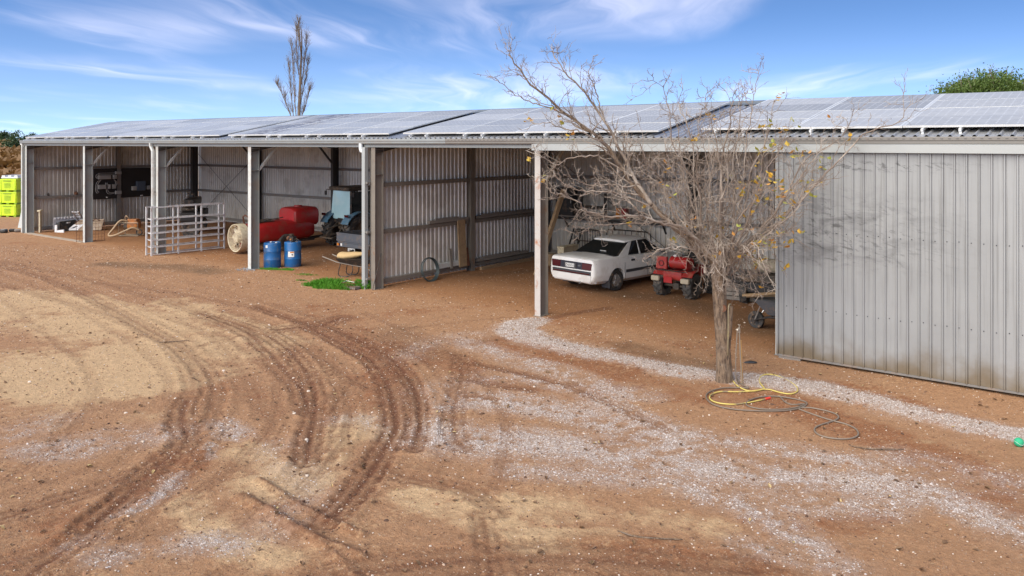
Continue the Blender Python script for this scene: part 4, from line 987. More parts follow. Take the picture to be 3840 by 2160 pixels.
MB().tube(hz_(HC([(740, 920), (690, 860), (720, 815), (800, 810), (900, 850), (980, 900), (995, 940), (940, 965), (850, 950), (760, 920), (650, 940), (520, 945), (400, 940), (330, 965), (320, 1000), (380, 1030), (500, 1042), (590, 1030), (650, 1020), (760, 995)])), .0115, 8).obj('yellow_hose', M['hose_yellow'], hose, 60)
MB().tube(hz_(HC([(520, 830), (560, 890), (640, 920), (560, 912), (420, 912), (310, 945), (290, 990), (350, 1045), (500, 1078), (700, 1090), (880, 1090), (1010, 1070), (1070, 1035), (1030, 1010), (900, 985), (800, 975), (680, 985), (600, 1020), (600, 1050), (700, 1075), (860, 1080), (1000, 1060), (1060, 1030), (960, 1045), (900, 1030), (860, 985)])), .0125, 8).obj('brown_hose', M['hose_brown'], hose, 60)
MB().tube(hz_(HC([(1000, 1065), (1080, 1062), (1200, 1085), (1280, 1110), (1305, 1140), (1260, 1165), (1170, 1190), (1115, 1215), (1115, 1250), (1180, 1285), (1300, 1302), (1400, 1298), (1455, 1270), (1430, 1220), (1350, 1185), (1240, 1160), (1120, 1120), (1000, 1075)])), .0125, 8).obj('brown_hose', M['hose_brown'], hose, 60)
MB().tube([p - HB for p in HC([(745, 998), (780, 990)])], .02, 10).obj('hose_joiner', M['red_bright'], hose)
tapb = G(2783, 1440)
tap = thing('standpipe_tap', 'slim standpipe with a brass garden tap tied to a wooden stake', 'tap', tapb)
q_ = lambda px, py, dz=0: T(px, py, dz) - Vector(tapb)
MB().tube([q_(2783, 1440, -.25), q_(2776, 1330, -.25), q_(2772, 1240, -.25)], .013, 8).obj('pipe', M['brass'], tap)
MB().tube([q_(2783, 1442, -.22), q_(2780, 1360, -.22), q_(2776, 1275, -.22)], .021, 6).obj('stake', M['stake'], tap)
mb = MB().cyl(q_(2772, 1248, -.25), q_(2771, 1228, -.25), .022, 10); mb.cyl(q_(2771, 1236, -.25), q_(2765, 1236, -.32), .018, 10); mb.obj('tap_body', M['brass'], tap)
MB().box(q_(2772, 1218, -.25), (.05, .012, .012)).cyl(q_(2772, 1230, -.25), q_(2772, 1218, -.25), .007, 6).obj('handle', M['brass'], tap)
MB().tube(smooth_path([q_(2765, 1240, -.3), q_(2761, 1300, -.3), q_(2758, 1380, -.28), q_(2760, 1420, -.25), q_(2772, 1442, -.2)], 2), .012, 8).obj('feed_hose', M['hose_brown'], tap)
b_ = G(3821, 1660, .05)
ball = thing('ball', 'small bright green ball lying on the red soil', 'ball', (b_.x, b_.y, .055))
bm_ = MB().lathe([(.065 * math.sin(PI * i / 12), -.065 * math.cos(PI * i / 12)) for i in range(13)], 20); bm_.obj('shell', M['green_ball'], ball, 60)
MB().tube([(math.cos(a) * .0652, math.sin(a) * .0652, .02 * math.sin(2 * a)) for a in [i * 2 * PI / 24 for i in range(24)]], .002, 4, closed=True).obj('seam', M['label_white'], ball)
p = G(2815, 1362); sh_ = MB()
sh_.loft([[(math.cos(a) * rx, math.sin(a) * ry * (1.2 if math.cos(a) > 0 else .9), h) for a in [i * PI / 6 for i in range(12)]] for rx, ry, h in ((.11, .035, 0), (.13, .045, .012), (.12, .04, .03), (.05, .02, .045))])
o = sh_.obj('shoe_sole', M['black_plastic']); o.location = p; o.rotation_euler = (0, 0, YAW); tag(o, 'black scrap of rubber lying on the soil beside the tree trunk', 'scrap')
for px_, py_, lab in ((640, 1285, 'thin curved fallen stick on the tan soil in front of the white rack'), (3290, 1690, 'short dark fallen stick on red soil right of the hose loops'), (2430, 2025, 'bent dark twig lying on pale dirt amid gravel patches')):
    p = G(px_, py_); Q = smooth_path([(-.35, .08, .012), (-.15, -.02, .02), (.1, .03, .018), (.36, .1, .015)], 2)
    o = MB().tube(Q, [.004 + .006 * math.sin(PI * i / (len(Q) - 1)) for i in range(len(Q))], 6).obj('fallen_stick', M['bark']); o.location = p; o.rotation_euler = (0, 0, random.uniform(.2, 1.2)); tag(o, lab, 'stick')
for px_, py_, s_, lab in ((2860, 1250, .07, ''), ):
    pass
# ------------------------------------------------------------------ wheels and vehicles
def wheel(name, parent, c, r, w_, rim=.62, lugs=0, rub='rubber', rimm='chrome', axis='x', spokes=5, side=1, lw=.5):
    """tyre as the part, with a rim under it; axis x, outer face towards side"""
    h = w_ / 2
    t = MB().lathe([(r * rim, -h * .8), (r * .8, -h), (r * .95, -h * .92), (r, -h * .55), (r, h * .55), (r * .95, h * .92), (r * .8, h), (r * rim, h * .8)], 28, 'x')
    t.lathe([(r * rim, -h * .8), (r * rim, h * .8)], 28, 'x')
    if lugs:
        for i in range(lugs):
            for sd in (-1, 1):
                a = 2 * PI * (i + (.5 if sd > 0 else 0)) / lugs; m = Matrix.Rotation(a, 3, 'X') @ Matrix.Rotation(sd * .6, 3, 'Z')
                t.box(Matrix.Rotation(a, 3, 'X') @ Vector((sd * h * .5, 0, r + .012 * r / .3)), (h * 1.05, r * .09, r * .09), m=m)
    o = t.obj(name, M[rub], parent, 40); o.location = c
    rm = MB().lathe([(r * rim, -h * .8 * side), (r * rim * .96, h * .5 * side), (r * rim * .86, h * .42 * side), (r * .2, h * .55 * side), (0.001, h * .6 * side)], 28, 'x')
    for i in range(spokes):
        a = 2 * PI * i / spokes; rm.box(Matrix.Rotation(a, 3, 'X') @ Vector((h * .62 * side, 0, r * rim * .5)), (.02, r * .16, r * rim * .85), m=Matrix.Rotation(a, 3, 'X'))
    rm.obj('rim', M[rimm], o, 40)
    return o

# ---- white sedan
car = thing('sedan_car', 'dusty white four-door sedan with dark windows, parked nose-in in the shed', 'car', (29.02, 3.38, 0), -R(8.5))
def ringc(y, w_, zb, zt, crown=.03):
    half = [(0, zb), (w_ * .82, zb), (w_ * .96, zb + .1), (w_, .50), (w_ * 1.0, .58), (w_ * .965, zt - .12), (w_ * .93, zt - .03), (w_ * .86, zt), (w_ * .4, zt + crown), (0, zt + crown)]
    return [(x, y, z) for x, z in half] + [(-x, y, z) for x, z in half[::-1][1:-1]]
st = [(.0, .80, .33, .90, 0), (.02, .84, .30, .955, .008), (.07, .87, .27, .975, .012), (.30, .90, .25, .985, .02), (.9, .92, .24, .985, .02), (1.6, .93, .22, .98, .02), (2.6, .93, .22, .965, .02), (3.3, .925, .22, .95, .03), (3.9, .91, .23, .88, .04), (4.45, .87, .25, .78, .04), (4.72, .80, .28, .68, .03), (4.82, .70, .34, .58, .02)]
bd = MB().loft([ringc(*s) for s in st])
body = bd.obj('body', M['car'], car, 35)
cut = MB()
for sx in (-1, 1):
    for y in (.98, 3.82): cut.lathe([(0.001, sx * .62), (.355, sx * .62), (.355, sx * 1.1), (.001, sx * 1.1)], 28, 'x', (0, y, .32))
co = cut.obj('cutter', None); co.parent = car
bpy.context.view_layer.update()
md = body.modifiers.new('arches', 'BOOLEAN'); md.object = co; md.solver = 'EXACT'
dg = bpy.context.evaluated_depsgraph_get(); nm_ = bpy.data.meshes.new_from_object(body.evaluated_get(dg)); body.modifiers.clear(); body.data = nm_
bpy.data.objects.remove(co)
# cabin: roof and pillars over dark glass
zb_, zr = .965, 1.385
def cab(o_):
    return [[(-.80 - o_, 1.0 - o_, zb_), (.80 + o_, 1.0 - o_, zb_), (.82 + o_, 2.1, zb_), (.80 + o_, 3.45 + o_, zb_), (-.80 - o_, 3.45 + o_, zb_), (-.82 - o_, 2.1, zb_)],
            [(-.60 - o_, 1.78 - o_, zr - .04 + o_), (.60 + o_, 1.78 - o_, zr - .04 + o_), (.63 + o_, 2.2, zr - .03 + o_), (.58 + o_, 2.78 + o_, zr - .04 + o_), (-.58 - o_, 2.78 + o_, zr - .04 + o_), (-.63 - o_, 2.2, zr - .03 + o_)]]
MB().loft(cab(-.012)).obj('interior', M['black_plastic'], car)
c0, c1 = cab(0.)
def pane(name, a, b, c, d, m='glass_dark', th=.008):
    n = (Vector(b) - Vector(a)).cross(Vector(d) - Vector(a)).normalized()
    return MB().loft([[Vector(p) for p in (a, b, c, d)], [Vector(p) + n * th for p in (a, b, c, d)]]).obj(name, M[m], car)
def lp(a, b, f): return tuple(Vector(a).lerp(Vector(b), f))
pane('rear_window', c0[0], c0[1], c1[1], c1[0])
pane('windscreen', c0[3], c0[4], c1[4], c1[3])
for sgn, (r0, m0, f0, f1, m1, r1) in ((1, (c0[1], c0[2], c0[3], c1[3], c1[2], c1[1])), (-1, (c0[0], c0[5], c0[4], c1[4], c1[5], c1[0]))):
    def sidep(u, v):   # u along the belt 0..1, v up
        lo = lp(r0, m0, u * 2) if u < .5 else lp(m0, f0, (u - .5) * 2); hi = lp(r1, m1, u * 2) if u < .5 else lp(m1, f1, (u - .5) * 2)
        return Vector(lp(lo, hi, v))
    out = Vector((sgn * .012, 0, .004))
    for nm, u0, u1, v1_ in (('rear_side_window', .26, .50, 0), ('front_side_window', .53, .93, 0)):
        a, b, c, d = sidep(u0, .04), sidep(u1, .04), sidep(min(u1, .82) if u1 > .8 else u1, .92), sidep(u0 + .02, .92)
        MB().loft([[a, b, c, d], [p + out for p in (a, b, c, d)]]).obj(nm, M['glass_dark'], car)
    for nm, u0, u1 in (('rear_pillar', .03, .255), ('centre_pillar', .505, .525), ('front_pillar', .95, 1.)):
        a, b, c, d = sidep(u0, 0), sidep(u1, 0), sidep(u1, 1.), sidep(u0, 1.)
        if nm == 'rear_pillar': a, d, c = sidep(.06, 0), sidep(.13, 1.), sidep(.24, 1.)
        o2 = Vector((sgn * .022, 0, .006)); MB().loft([[a, b, c, d], [p + o2 for p in (a, b, c, d)]]).obj(nm, M['car'], car)
rf = MB(); rr_ = []
for y, hw, z in ((1.70, .58, zr - .03), (1.82, .615, zr), (2.2, .63, zr + .02), (2.6, .61, zr + .015), (2.84, .575, zr - .02)):
    rr_.append([(-hw - .03, y, z - .045), (-hw, y, z - .01), (-hw * .6, y, z + .018), (0, y, z + .028), (hw * .6, y, z + .018), (hw, y, z - .01), (hw + .03, y, z - .045), (0, y, z - .05)])
rf.loft(rr_).obj('roof', M['car'], car, 40)
MB().b2((-.80, .955, .985), (.80, 1.01, 1.0)).obj('window_seal', M['strip'], car)
MB().loft([[(-.74, -.012, .665), (.74, -.012, .665), (.76, .0, .87), (-.76, .0, .87)], [(-.74, .05, .665), (.74, .05, .665), (.76, .08, .87), (-.76, .08, .87)]]).obj('tail_panel', M['garnish'], car)
for sx in (-1, 1):
    t_ = MB().loft([[(sx * .42, -.022, .68), (sx * .75, -.018, .68), (sx * .775, -.004, .86), (sx * .42, -.008, .86)], [(sx * .42, .0, .68), (sx * .83, .10, .68), (sx * .85, .12, .86), (sx * .42, .02, .86)]]); t_.obj('tail_light', M['tail_red'], car)
bl = MB(); bl.prism([(-.84, .20), (-.78, .04), (-.72, -.03), (.72, -.03), (.78, .04), (.84, .20), (.80, .22), (-.80, .22)], .53, .63, 'z'); bl.obj('bumper_strip', M['strip'], car)
MB().prism([(-.80, .16), (-.755, .03), (-.70, -.035), (.70, -.035), (.755, .03), (.80, .16), (.7, .2), (-.7, .2)], .545, .575, 'z').obj('bumper_pinstripe', M['tail_red'], car)
lb = MB().loft([[(-.82, .16, z), (-.74, -.005 + dy_, z), (.74, -.005 + dy_, z), (.82, .16, z), (.7, .4, z), (-.7, .4, z)] for z, dy_ in ((.30, .06), (.34, .0), (.44, -.012), (.525, -.015))]); lb.obj('rear_bumper', M['car'], car)
pl = MB().b2((-.20, -.038, .705), (.14, -.022, .815)).obj('number_plate', M['plate'], car)
text('plate_text', 'ZAI5G·J', .105, M['ink'], pl, (-.03, -.040, .758), (PI / 2, 0, 0))
MB().b2((-.26, -.026, .69), (.22, -.012, .835)).obj('plate_recess', M['strip'], car)
text('badge_text', 'FALCON', .06, M['plate'], car, (-.52, -.014, .77), (PI / 2, 0, 0)) if False else None
em = MB().lathe([(.0, -.004), (.055, -.004), (.055, .004), (.0, .004)], 18, 'y', (.32, -.016, .775)); em.v = [(x if True else 0, y, .775 + (z - .775) * .45) for x, y, z in em.v]; em.obj('oval_emblem', M['tray'], car)
MB().lathe([(.028, -.06), (.032, -.06), (.032, .3), (.028, .3)], 12, 'y', (.36, 0, .30)).obj('exhaust_pipe', M['chrome'], car)
for sx in (-1, 1):
    x0 = .927 * sx
    for a_, b_ in ((1.36, 2.36), (2.375, 3.44)): MB().b2((x0 - .012, a_, .50), (x0 + .012, b_, .585)).obj('side_strip', M['strip'], car)
    for y in (1.62, 2.48): MB().rbox((sx * .905, y + .1, .835), (.03, .17, .06), .012).obj('door_handle', M['strip'], car)
    for y in (1.30, 2.367): MB().b2((sx * .935 - .003, y, .30), (sx * .935 + .003, y + .008, .80)).obj('door_gap', M['strip'], car)
    MB().rbox((sx * .98, 3.02, 1.0), (.20, .10, .12), .03).obj('mirror', M['strip'], car)
    MB().b2((sx * .62, .62, .12), (sx * .92, .632, .36)).obj('mud_flap', M['strip'], car)
    for y in (.98, 3.82): wheel('wheel', car, (sx * .80, y, .31), .31, .20, .62, 0, 'rubber', 'chrome', spokes=5, side=sx)
MB().b2((.1, 1.16, 1.07), (.33, 1.18, 1.10)).obj('rear_sticker', M['grey_box'], car)

# ---- red quad bike
quad = thing('quad_bike', 'red farm quad bike with muddy knobbly tyres and a tray on the back', 'quad bike', (31.82, 4.35, 0), -R(5))
for sx in (-1, 1):
    for y in (.05, 1.2): wheel('wheel', quad, (sx * .47, y + .1, .33), .33, .27, .5, 14, 'mud_rubber', 'dark_iron', spokes=4, side=sx)
    f = MB(); P = [(.36 * math.cos(a), .36 * math.sin(a)) for a in [R(35 + 11 * i) for i in range(11)]]
    f.loft([[(x_, .17 + y, .40 + z) for y, z in P + [(p[0] * 1.06, p[1] * 1.06) for p in P[::-1]]] for x_ in (sx * .25, sx * .62)]); f.obj('mudguard', M['red_dull'], quad, 40)
    MB().rbox((sx * .47, -.24, .52), (.26, .10, .14), .03).obj('guard_lip', M['roll'], quad)
MB().rbox((0, .35, .62), (.62, 1.0, .26), .06, 3).obj('body', M['red_dull'], quad, 40)
MB().rbox((0, .55, .86), (.36, .75, .20), .07, 3).obj('seat', M['black_plastic'], quad, 40)
rk = MB()
for x_ in (-.5, -.25, 0, .25, .5): rk.tube([(x_, -.32, .78), (x_, .22, .78)], .012, 6)
for y in (-.32, .22): rk.tube([(-.52, y, .78), (.52, y, .78)], .014, 6)
rk.obj('rear_rack', M['dark_iron'], quad)
MB().loft([[(-.48, -.2, .80), (-.14, -.2, .80), (-.14, -.2, 1.13), (-.46, -.2, 1.13)], [(-.48, -.12, .80), (-.14, -.12, .80), (-.14, -.12, 1.13), (-.46, -.12, 1.13)]]).obj('rack_box', M['red_dull'], quad)
MB().lathe([(.07, -.03), (.08, -.03), (.08, .0), (.07, .0)], 14, 'y', (-.3, -.2, .95)).obj('box_vent', M['black_plastic'], quad)
tk_ = MB(); tk_.loft([[(x_, .05 + .2 * math.cos(a), .97 + .17 * math.sin(a)) for a in [i * PI / 8 for i in range(16)]] for x_ in (-.1, -.06, .42, .46)]); tk_.obj('spray_tank', M['red_tank'], quad, 50)
MB().lathe([(.0, .05), (.05, .05), (.05, 0), (.0, 0)], 12, 'z', (.02, .0, 1.14)).obj('tank_cap', M['label_white'], quad)
MB().b2((-.13, -.36, .45), (.13, -.33, .62)).obj('number_flap', M['red_tank'], quad)
MB().tube([(-.40, 1.05, 1.02), (-.15, 1.12, 1.05), (.15, 1.12, 1.05), (.40, 1.05, 1.02)], .018, 8).obj('handlebar', M['dark_iron'], quad)
ax = MB().cyl((-.4, .15, .30), (.4, .15, .30), .045, 10).cyl((0, .15, .3), (0, .9, .32), .06, 10); ax.rbox((0, .15, .30), (.2, .22, .2), .04).obj('axle', M['iron_brown'], quad, 40)
MB().rbox((0, 1.35, .62), (.5, .35, .28), .08, 3).obj('front_cowl', M['red_dull'], quad, 40)

# ---- blue tractor
tr = thing('tractor', 'blue tractor with a glazed cab seen from behind, beside the red sprayer', 'tractor', (16.0, 5.85, 0), -R(6))
for sx in (-1, 1):
    wheel('rear_wheel', tr, (sx * .74, .35, .68), .68, .42, .55, 18, 'mud_rubber', 'iron_brown', spokes=6, side=sx)
    wheel('front_wheel', tr, (sx * .70, 2.35, .45), .45, .28, .55, 16, 'mud_rubber', 'iron_brown', spokes=6, side=sx)
    P = [(.80 * math.cos(a), .80 * math.sin(a)) for a in [R(35 + 12 * i) for i in range(11)]]
    f = MB().loft([[(x_, .35 + y, .66 + z) for y, z in P + [(p[0] * 1.04, p[1] * 1.04) for p in P[::-1]]] for x_ in (sx * .50, sx * .98)]); fo = f.obj('fender', M['blue_paint'], tr, 40)
    MB().rbox((sx * .82, -.34, 1.34), (.24, .06, .10), .015).obj('tail_light', M['tail_red'], fo)
    MB().tube([(sx * .66, -.05, 2.32), (sx * .95, -.1, 2.36), (sx * 1.0, -.12, 2.22)], .015, 6).rbox((sx * 1.0, -.12, 2.20), (.12, .06, .18), .02).obj('mirror', M['dark_iron'], tr)
    for y in (-.02, 1.25): MB().bar((sx * .66, y, 1.2), (sx * .60, y * .9 + .05, 2.34), .07, .07).obj('cab_post', M['dark_iron'], tr)
    MB().quad((sx * .655, .05, 1.3), (sx * .655, 1.2, 1.3), (sx * .615, 1.12, 2.3), (sx * .615, .1, 2.3)).obj('side_window', M['glass_dark'], tr)
rw = MB().loft([[(-.66, -.06 - e, 1.32), (-.48, -.05 - e, 1.16), (.48, -.05 - e, 1.16), (.66, -.06 - e, 1.32), (.60, -.0 - e, 2.32), (-.60, -.0 - e, 2.32)] for e in (0, .015)]); rw.obj('rear_window', M['tint'], tr)
MB().rbox((0, .6, 2.41), (1.42, 1.55, .16), .05, 3).obj('cab_roof', M['iron_brown'], tr, 40)
MB().b2((-.60, -.03, 1.02), (.60, .05, 1.13)).obj('cab_sill', M['dark_iron'], tr)
MB().rbox((0, 1.3, 1.0), (.6, 2.6, .55), .06).obj('transmission', M['iron_brown'], tr)
MB().rbox((0, 2.15, 1.25), (.62, 1.5, .5), .1, 3).obj('bonnet', M['blue_paint'], tr, 40)
MB().rbox((0, .7, 1.35), (.55, .5, .5), .08).obj('seat', M['black_plastic'], tr)
lk = MB()
for sx in (-1, 1): lk.bar((sx * .3, .0, .55), (sx * .42, -.75, .45), .06, .08); lk.bar((sx * .25, .0, 1.05), (sx * .4, -.5, .5), .05, .05)
lk.tube([(0, .05, .95), (0, -.7, .8)], .035, 8); lk.bar((-.45, -.75, .45), (.45, -.75, .45), .05, .05); lk.obj('three_point_linkage', M['iron_brown'], tr)
MB().b2((-.18, -.085, 1.15), (.18, -.07, 1.2)).obj('window_handle', M['dark_iron'], tr)

# ---- red air-blast sprayer
sp = thing('orchard_sprayer', 'red air-blast sprayer with a round cream fan guard and rounded tank', 'sprayer', (14.42, 2.0, 0), -R(3))
fr = MB().lathe([(.50, .0), (.535, -.01), (.545, .06), (.545, .34), (.50, .36), (.50, .02)], 36, 'y', (0, -.1, .62)); fr.obj('fan_ring', M['cream'], sp, 40)
fh = MB().lathe([(0.001, -.06), (.17, -.06), (.20, .0), (.20, .15), (0.001, .16)], 24, 'y', (0, -.02, .62)); fh.obj('fan_hub', M['cream'], sp, 40)
for k in range(8):
    a = k * PI / 4; m = Matrix.Rotation(a, 3, 'Y')
    MB().box(m @ Vector((0, .08, .33)) + Vector((0, 0, .62)), (.13, .02, .30), m=m @ Matrix.Rotation(.6, 3, 'Z')).obj('fan_blade', M['cream'], sp)
gd = MB()
for r in (.18, .27, .36, .45): gd.tube([(r * math.cos(a), -.115, .62 + r * math.sin(a)) for a in [i * PI / 16 for i in range(32)]], .005, 4, closed=True)
for k in range(12):
    a = k * PI / 6; gd.tube([(.06 * math.cos(a), -.12, .62 + .06 * math.sin(a)), (.52 * math.cos(a), -.11, .62 + .52 * math.sin(a))], .005, 4)
gd.obj('fan_guard', M['cream'], sp)
tank = []
for y, hw, zb, zt in ((.28, .52, .48, 1.02), (.42, .60, .40, 1.10), (1.0, .66, .36, 1.16), (2.0, .68, .36, 1.18), (2.9, .66, .38, 1.16), (3.15, .58, .46, 1.08)):
    c = (zb + zt) / 2; h = (zt - zb) / 2; tank.append([(hw * math.copysign(abs(math.cos(a)) ** .55, math.cos(a)), y, c + h * math.copysign(abs(math.sin(a)) ** .55, math.sin(a))) for a in [i * PI / 12 for i in range(24)]])
MB().loft(tank).obj('tank', M['red_tank'], sp, 50)
MB().loft([[(.62 * k_ * math.copysign(abs(math.cos(a)) ** .5, math.cos(a)), y, 1.28 + .40 * k_ * math.copysign(abs(math.sin(a)) ** .5, math.sin(a))) for a in [i * PI / 10 for i in range(20)]] for y, k_ in ((2.2, .86), (2.26, .95), (2.4, 1.), (3.2, 1.), (3.34, .95), (3.4, .86))]).obj('upper_tank', M['red_tank'], sp, 30)
MB().lathe([(.0, .07), (.16, .07), (.18, .0), (.0, 0)], 16, 'z', (0, 2.75, 1.66)).obj('tank_lid', M['red_dull'], sp)
MB().b2((.20, 2.235, 1.25), (.30, 2.245, 1.45)).obj('sticker', M['label_white'], sp)
MB().b2((.0, 2.235, 1.30), (.06, 2.245, 1.34)).obj('sticker', M['amber'], sp)
hd = MB().tube([(-.35, .5, 1.12), (-.35, .45, 1.38), (-.15, .42, 1.46), (.1, .45, 1.38), (.1, .55, 1.12)], .03, 8); hd.obj('hose_loop', M['rust'], sp, 60)
pp = MB().tube([(.2, .6, 1.2), (.25, 1.2, 1.24), (.2, 1.9, 1.3)], .02, 6).tube([(-.1, .6, 1.19), (.0, 1.3, 1.26), (.1, 1.8, 1.22)], .018, 6); pp.box((.1, 1.0, 1.19), (.4, .9, .03)); pp.obj('boom_pipes', M['iron_brown'], sp)
for sx in (-1, 1): wheel('wheel', sp, (sx * .62, 1.75, .34), .34, .24, .5, 0, 'mud_rubber', 'rust', spokes=4, side=sx)
ch = MB(); [ch.b2((sx * .35 - .04, .2, .28), (sx * .35 + .04, 3.3, .38)) for sx in (-1, 1)]; ch.bar((0, 3.2, .33), (.2, 4.2, .42), .1, .1); ch.obj('chassis', M['iron_brown'], sp)
cl_ = MB().loft([[(x_ * s_, y, .62 + z * s_) for x_, z in [(.6 * math.cos(a), .52 * math.sin(a)) for a in [i * PI / 10 for i in range(20)]]] for y, s_ in ((.24, .86), (.30, .95), (.38, .95))]); cl_.obj('fan_cowl', M['red_tank'], sp, 40)

# ---- grey utility tray at the edge of the bay
ut = thing('utility_truck', 'grey drop-side tray of a utility truck behind the white downpipe post', 'truck', (19.55, 3.35, 0), -R(2))
MB().b2((-.92, -.0, .72), (.92, .05, 1.0)).b2((-.92, -.012, .70), (.92, -.0, .745)).b2((-.92, -.012, .955), (.92, .0, 1.0)).obj('tailgate', M['tray'], ut)
for sx in (-1, 1): MB().b2((sx * .92 - .025, .05, .72), (sx * .92 + .025, 2.2, 1.0)).obj('side_board', M['tray'], ut)
MB().b2((-.9, .03, .64), (.9, 2.2, .715)).obj('tray_floor', M['tray'], ut)
MB().b2((-.9, -.015, .50), (.9, .05, .635)).obj('rear_beam', M['tray'], ut)
for sx in (-1, 1):
    for k, m_ in enumerate(('amber', 'tail_red', 'label_white')): MB().b2((sx * .86 - sx * k * .1, -.035, .53), (sx * .86 - sx * (k * .1 + .095), -.016, .62)).obj('tail_lamp', M[m_], ut)
    wheel('wheel', ut, (sx * .68, .9, .34), .34, .22, .55, 0, 'rubber', 'iron_brown', side=sx); wheel('wheel', ut, (sx * .68, 3.4, .34), .34, .22, .55, 0, 'rubber', 'iron_brown', side=sx)
pl2 = MB().b2((-.22, -.04, .37), (.16, -.028, .48)).obj('number_plate', M['plate'], ut)
text('plate_text', 'S70·OBX', .095, M['ink'], pl2, (-.03, -.042, .425), (PI / 2, 0, 0))
MB().bar((.1, .1, .45), (.1, -.2, .40), .06, .06).obj('tow_bar', M['dark_iron'], ut)
MB().rbox((.1, -.22, .45), (.06, .06, .06), .02).obj('tow_ball', M['chrome'], ut)
cb = MB().loft([[(x_ * .85, y, z) for x_, z in ((-1, .5), (1, .5), (1.02, 1.05), (.8, 1.6), (-.8, 1.6), (-1.02, 1.05))] for y in (2.35, 3.5)]); cb.obj('cab', M['white_paint'], ut)
MB().rbox((0, 4.0, .8), (1.65, 1.1, .5), .12, 3).obj('bonnet', M['white_paint'], ut, 40)
MB().b2((-.7, 2.33, 1.12), (.7, 2.345, 1.52)).obj('cab_window', M['glass_dark'], ut)
ib = MB().b2((-.05, .9, .72), (.62, 1.4, 1.22)); ib.b2((-.06, .89, 1.05), (.63, 1.41, 1.08)); ib.v = [(x + 19.55 - 0.0, y + 3.35, z) for x, y, z in ib.v]
tag(ib.obj('tool_box', M['red_dull']), 'dull red tool box standing on the grey truck tray', 'box')
# ------------------------------------------------------------------ things in the left bays and by the posts
def drum(label, x, y, lab_side):
    t = thing('plastic_drum', label, 'drum', (x, y, 0), lab_side, 'blue drums by the post')
    pr = [(.0, 0), (.275, .0), (.29, .02), (.29, .27), (.296, .285), (.29, .30), (.29, .56), (.296, .575), (.29, .59), (.29, .82), (.283, .85), (.27, .862), (.262, .85), (.0, .845)]
    MB().lathe(pr, 32).obj('body', M['blue_drum'], t, 40)
    for k in (-1, 1): MB().lathe([(0, .03), (.035, .03), (.04, 0), (.0, 0)], 12, 'z', (k * .15, .05, .845)).obj('bung', M['white_plastic'], t)
    return t
dr = drum('plain blue plastic drum, lid bare, next to the steel post', 18.36, .78, 0)
def wrap(r, a0, a1, z0, z1, m_, name, parent):
    mb = MB(); n = 6
    for rr in (r, r + .0025): mb.v += [(rr * math.sin(R(a0 + (a1 - a0) * i / n)), -rr * math.cos(R(a0 + (a1 - a0) * i / n)), z) for i in range(n + 1) for z in (z0, z1)]
    mb.f = [(2 * i + o, 2 * i + 2 + o, 2 * i + 3 + o, 2 * i + 1 + o) for i in range(n) for o in (0, 2 * n + 2)]
    return mb.obj(name, M[m_], parent)
wrap(.2915, 5, 22, .70, .79, 'label_white', 'label', dr)
d2 = drum('blue plastic drum with a white label and a small engine on its lid', 18.72, 1.36, 0)
wrap(.2985, 22, 62, .36, .55, 'label_white', 'label', d2); wrap(.302, 36, 60, .50, .54, 'amber', 'label_mark', d2); wrap(.302, 46, 54, .42, .46, 'ink', 'label_mark', d2)
en = thing('small_engine', 'small greasy engine lying on the lid of the labelled blue drum', 'engine', (18.72, 1.36, .862))
MB().rbox((0, 0, .10), (.22, .18, .18), .03).obj('block', M['dark_iron'], en)
for k in range(5): MB().box((.0 , -.05, .205 + k * .014), (.16, .12, .006)).obj('fin', M['iron_brown'], en)
MB().cyl((-.12, -.02, .1), (-.22, -.02, .1), .08, 14).obj('flywheel', M['rust'], en)
MB().rbox((.04, -.11, .08), (.06, .05, .06), .01).obj('carburettor', M['orange'], en)
MB().tube([(.1, .05, .1), (.2, .1, .06), (.26, -.05, .01), (.18, -.2, .006)], .012, 6).obj('cable', M['black_plastic'], en)

# barrow with a sack, by the white post
bw = thing('wheelbarrow', 'dark wheelbarrow on curved legs holding a hessian sack, by the white post', 'wheelbarrow', (22.0, 1.2, 0), R(15))
tray = MB(); tray.loft([[(-.25, -.2, .40), (.5, -.16, .38), (.5, .16, .38), (-.25, .2, .40)], [(-.42, -.32, .58), (.75, -.28, .60), (.75, .28, .60), (-.42, .32, .58)]]); tray.obj('tray', M['dark_iron'], bw)
for sy in (-1, 1):
    MB().tube(smooth_path([(-.30, sy * .2, .42), (-.36, sy * .22, .2), (-.38, sy * .22, .03), (-.2, sy * .22, .01), (.05, sy * .2, .03), (.16, sy * .18, .2), (.12, sy * .16, .38)], 2), .016, 8).obj('leg', M['dark_iron'], bw)
    MB().tube([(-.95, sy * .27, .62), (-.4, sy * .24, .46), (.5, sy * .12, .34), (.85, sy * .07, .2)], .018, 8).obj('handle', M['timber_grey'], bw)
wheel('wheel', bw, (.85, 0, .2), .2, .09, .5, 0, 'rubber', 'rust').rotation_euler = (0, 0, PI / 2)
hs_ = MB(); rr_ = []
for x_, w_, z, h in ((-.50, .10, .64, .05), (-.42, .24, .63, .12), (-.2, .26, .62, .13), (.1, .20, .66, .12), (.35, .12, .70, .08), (.5, .05, .72, .04)):
    rr_.append([(x_, w_ * math.cos(a), z + h * math.sin(a) * (.8 if math.sin(a) < 0 else 1)) for a in [i * PI / 7 for i in range(14)]])
hs_.loft(rr_); so = hs_.obj('hessian_sack', M['hessian'], None, 60); so.location = (22.0, 1.2, .02); so.rotation_euler = (0, 0, R(15)); tag(so, 'tan hessian sack slumped over the dark wheelbarrow tray', 'sack')
cr = thing('wire_crate', 'small rusty wire crate half in the grass by the white post', 'crate', (23.75, -.33, 0), R(10))
mb = MB()
for z in (.02, .11, .2): mb.tube([(-.25, -.15, z), (.25, -.15, z), (.25, .15, z), (-.25, .15, z)], .008, 5, closed=True)
mb.obj('hoops', M['rust'], cr); mb = MB()
